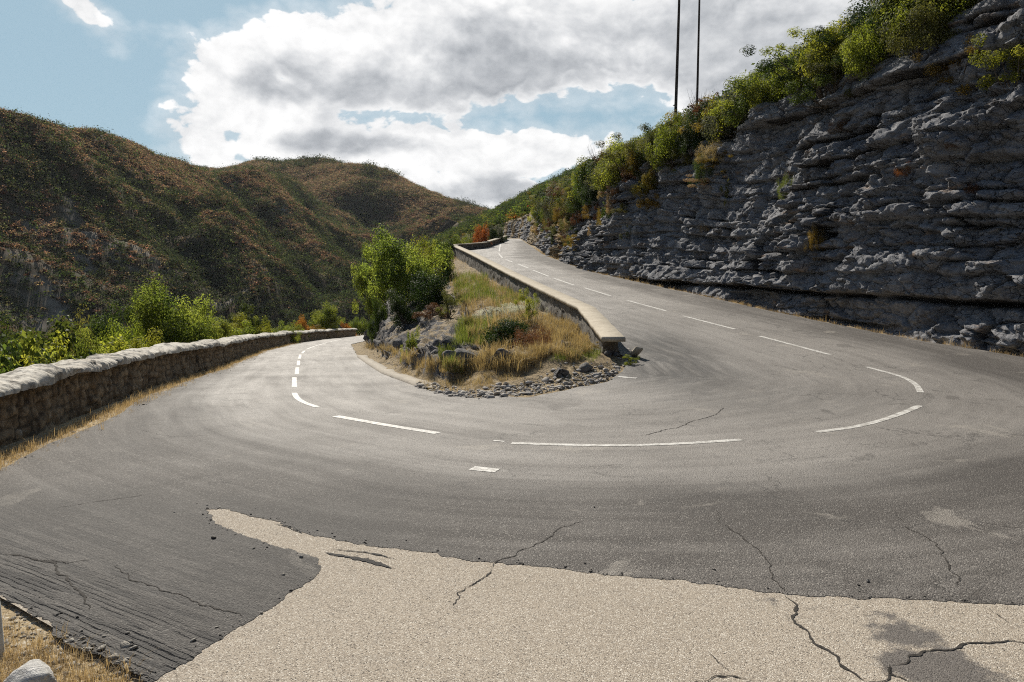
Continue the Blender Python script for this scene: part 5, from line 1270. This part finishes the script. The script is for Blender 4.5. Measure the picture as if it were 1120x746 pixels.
# ================================================================== camera, sun, sky
cam = bpy.data.cameras.new('camera'); co = bpy.data.objects.new('camera', cam); COL.objects.link(co)
co.location = (0, 0, CAM_H); co.rotation_euler = (math.pi / 2 - PITCH, 0, 0)
cam.sensor_width = 36; cam.lens = 36 * FOC / 1120; cam.clip_start = .05; cam.clip_end = 6000
scene.camera = co
SUN_AZ, SUN_EL = R(-24), R(41)
sv = Vector((math.sin(SUN_AZ) * math.cos(SUN_EL), math.cos(SUN_AZ) * math.cos(SUN_EL), math.sin(SUN_EL)))
sl = bpy.data.lights.new('sun', 'SUN'); sl.energy = 5.0; sl.angle = R(.53); sl.color = (1, .93, .82)
so = bpy.data.objects.new('sun', sl); COL.objects.link(so); so.rotation_euler = sv.to_track_quat('Z', 'Y').to_euler(); so.location = (0, 0, 60)

w = bpy.data.worlds.new('World'); scene.world = w; w.use_nodes = True
nt = w.node_tree; nt.nodes.clear(); N = NT(nt)
wo = nt.nodes.new('ShaderNodeOutputWorld'); bg = nt.nodes.new('ShaderNodeBackground')
sky = nt.nodes.new('ShaderNodeTexSky'); sky.sky_type = 'NISHITA'; sky.sun_disc = False; sky.sun_elevation = SUN_EL; sky.sun_rotation = SUN_AZ
sky.air_density = 1.0; sky.dust_density = .6; sky.ozone_density = 1.5; sky.altitude = 300
D = N.n('TexCoord').outputs['Generated']
dx, dy, dz = N.xyz(D)
az = N.m('ARCTAN2', dx, dy); el = N.m('ARCSINE', dz)
def n2(vec, scale, detail, rough, dist=0, typ='FBM'):
    nd = N.n('TexNoise', noise_dimensions='2D'); nd.noise_type = typ; nd.normalize = True
    N.set(nd.inputs['Vector'], vec); nd.inputs['Scale'].default_value = scale; nd.inputs['Detail'].default_value = detail; nd.inputs['Roughness'].default_value = rough; nd.inputs['Distortion'].default_value = dist
    return nd.outputs['Fac']
def billow(vec, scale):
    """rounded heads: folded noise, two sizes"""
    t = None
    for k, (f, a) in enumerate(((1, 1.0), (2.1, .5), (4.3, .26))):
        q = N.m('MULTIPLY', N.m('ABSOLUTE', N.m('SUBTRACT', n2(N.vm('ADD', vec, (3.1 * k, 1.7 * k, 0)), scale * f, 0, .5), .5)), 2 * a)
        t = q if t is None else N.m('ADD', t, q)
    return t
cv = N.cxyz(az, N.m('MULTIPLY', el, 1.5), 0.0)
# where the cloud banks stand in the sky: centre (azimuth, elevation), half sizes, tilt
BLOBS = [(262, 78, 52, 46, 0), (335, 50, 80, 50, 0), (420, 78, 120, 52, 0), (530, 50, 220, 78, 0), (690, 45, 240, 76, -.05), (620, -60, 420, 90, 0), (900, -10, 320, 120, 0),
         (300, 118, 75, 34, 0), (325, 150, 62, 34, 0), (430, 165, 100, 40, 0), (590, 168, 130, 34, -.08), (500, 215, 170, 28, 0), (600, 225, 120, 26, 0),
         (222, 156, 34, 20, .3, .5), (88, 8, 34, 15, .7, .45), (243, 133, 36, 12, .1, .35), (1250, -60, 300, 160, 0), (-300, -150, 330, 50, 0), (-700, 60, 260, 60, 0)]
GREYS = [(600, 82, 230, 52, -.06), (800, 40, 240, 70, 0), (430, 98, 110, 26, 0), (560, 205, 90, 15, -.1), (390, 158, 70, 14, 0), (310, 88, 50, 24, 0)]
def blobs(oz, L=BLOBS):
    tot = None
    for u, v, a, b_, tl, *pk in L:
        a0, e0 = azel(u, v); a1, _ = azel(u + a, v) if abs(u) < 1200 else (a0 + a / FOC, 0); _, e1 = azel(560, v - b_) ; _, e2 = azel(560, v)
        ra, re = abs(a1 - a0), abs(e1 - e2)
        X = N.m('SUBTRACT', az, a0); Y = N.m('SUBTRACT', N.m('ADD', el, oz), e0)
        c, s = math.cos(tl), math.sin(tl)
        p = N.m('DIVIDE', N.m('ADD', N.m('MULTIPLY', X, c), N.m('MULTIPLY', Y, -s)), ra); q = N.m('DIVIDE', N.m('ADD', N.m('MULTIPLY', X, s), N.m('MULTIPLY', Y, c)), re)
        d = N.m('SUBTRACT', 1.0, N.m('SQRT', N.m('ADD', N.m('MULTIPLY', p, p), N.m('MULTIPLY', q, q))))
        if pk: d = N.m('MULTIPLY', d, pk[0])
        if tot is None: tot = d
        else: tot = N.m('SMOOTH_MAX', tot, d, .25)
    return N.m('MAXIMUM', tot, -1.0)
B0 = billow(cv, 19.0); B1 = billow(N.vm('ADD', cv, (-.006, .020, 0)), 19.0)
F0 = n2(cv, 5.0, 8, .60, .15)
d0_ = N.m('ADD', N.m('MULTIPLY', blobs(0.0), 1.15), N.m('ADD', N.m('MULTIPLY', N.m('SUBTRACT', F0, .5), 2.1), N.m('MULTIPLY', N.m('SUBTRACT', B0, .35), .38)))
alpha = N.m('MAXIMUM', N.mr(d0_, -.03, .16), N.m('MULTIPLY', N.mr(d0_, -.55, .1), .32))
F1 = n2(N.vm('ADD', cv, (-.008, .030, 0)), 5.0, 6, .55, .15)
rel_ = N.m('ADD', N.m('MULTIPLY', N.m('SUBTRACT', B0, B1), .12), N.m('MULTIPLY', N.m('SUBTRACT', F0, F1), .85))     # heads turned towards the sun
grey = N.mr(N.m('ADD', blobs(0.0, GREYS), N.m('MULTIPLY', N.m('SUBTRACT', F1, .5), 2.0)), -.45, .55)
lum = N.m('ADD', N.m('ADD', N.m('MULTIPLY', N.m('MULTIPLY', grey, N.mr(d0_, .05, .5)), -.36), 1.0), rel_)
lum = N.m('MINIMUM', N.m('MAXIMUM', lum, .45), 1.12)
ccol = N.mix(N.mr(lum, .45, 1.0, 0, 1, False), (.78, .83, .90), (1.0, 1.0, 1.0))
cl = N.vm('SCALE', ccol, N.m('MULTIPLY', lum, CLOUD_L))
skyc = N.vm('SCALE', sky.outputs[0], SKY_S)
skyc = N.mix(N.m('MULTIPLY', N.mr(dy, -.1, .75), SKY_HAZE), skyc, SKY_TINT)              # paler on the sun's side
# nearer the horizon clouds thin into bright haze
fin = N.mix(alpha, skyc, cl)
nt.links.new(fin, bg.inputs['Color']); bg.inputs['Strength'].default_value = 0.1
nt.links.new(bg.outputs[0], wo.inputs['Surface'])
w.cycles.sampling_method = 'MANUAL'; w.cycles.sample_map_resolution = 1024

vs = scene.view_settings; vs.view_transform = 'Standard'; vs.look = 'None'; vs.exposure = EXPOSURE; vs.gamma = 1; vs.use_curve_mapping = False
cy_ = scene.cycles; cy_.use_denoising = False; cy_.max_bounces = 6; cy_.diffuse_bounces = 3; cy_.glossy_bounces = 2; cy_.transmission_bounces = 4; cy_.transparent_max_bounces = 4
cy_.filter_width = 1.1; cy_.use_adaptive_sampling = True; cy_.adaptive_threshold = .008; cy_.sample_clamp_indirect = 4
# ================================================================== the air of the valley: one closed box of thin haze round everything
zlo, zhi = float(GZ.min()) - 1.5, float(GZ.max()) + 14
hv = np.array([[x, y, z] for x in (-2450, 2450) for y in (-650, 3250) for z in (zlo, zhi)])
hf = np.array([[0, 1, 3, 2], [4, 6, 7, 5], [0, 4, 5, 1], [2, 3, 7, 6], [0, 2, 6, 4], [1, 5, 7, 3]])
hm = bpy.data.materials.new('haze'); hm.use_nodes = True; hn = hm.node_tree; hn.nodes.clear(); ho = hn.nodes.new('ShaderNodeOutputMaterial'); pv_ = hn.nodes.new('ShaderNodeVolumePrincipled')
pv_.inputs['Color'].default_value = (.86, .91, 1, 1); pv_.inputs['Density'].default_value = .00007; pv_.inputs['Anisotropy'].default_value = .1
hn.links.new(pv_.outputs[0], ho.inputs['Volume'])
hz_o = mk('haze', hv, hf, hm); tag(hz_o, 'thin summer haze filling the valley', kind='stuff')
cy_.volume_bounces = 0
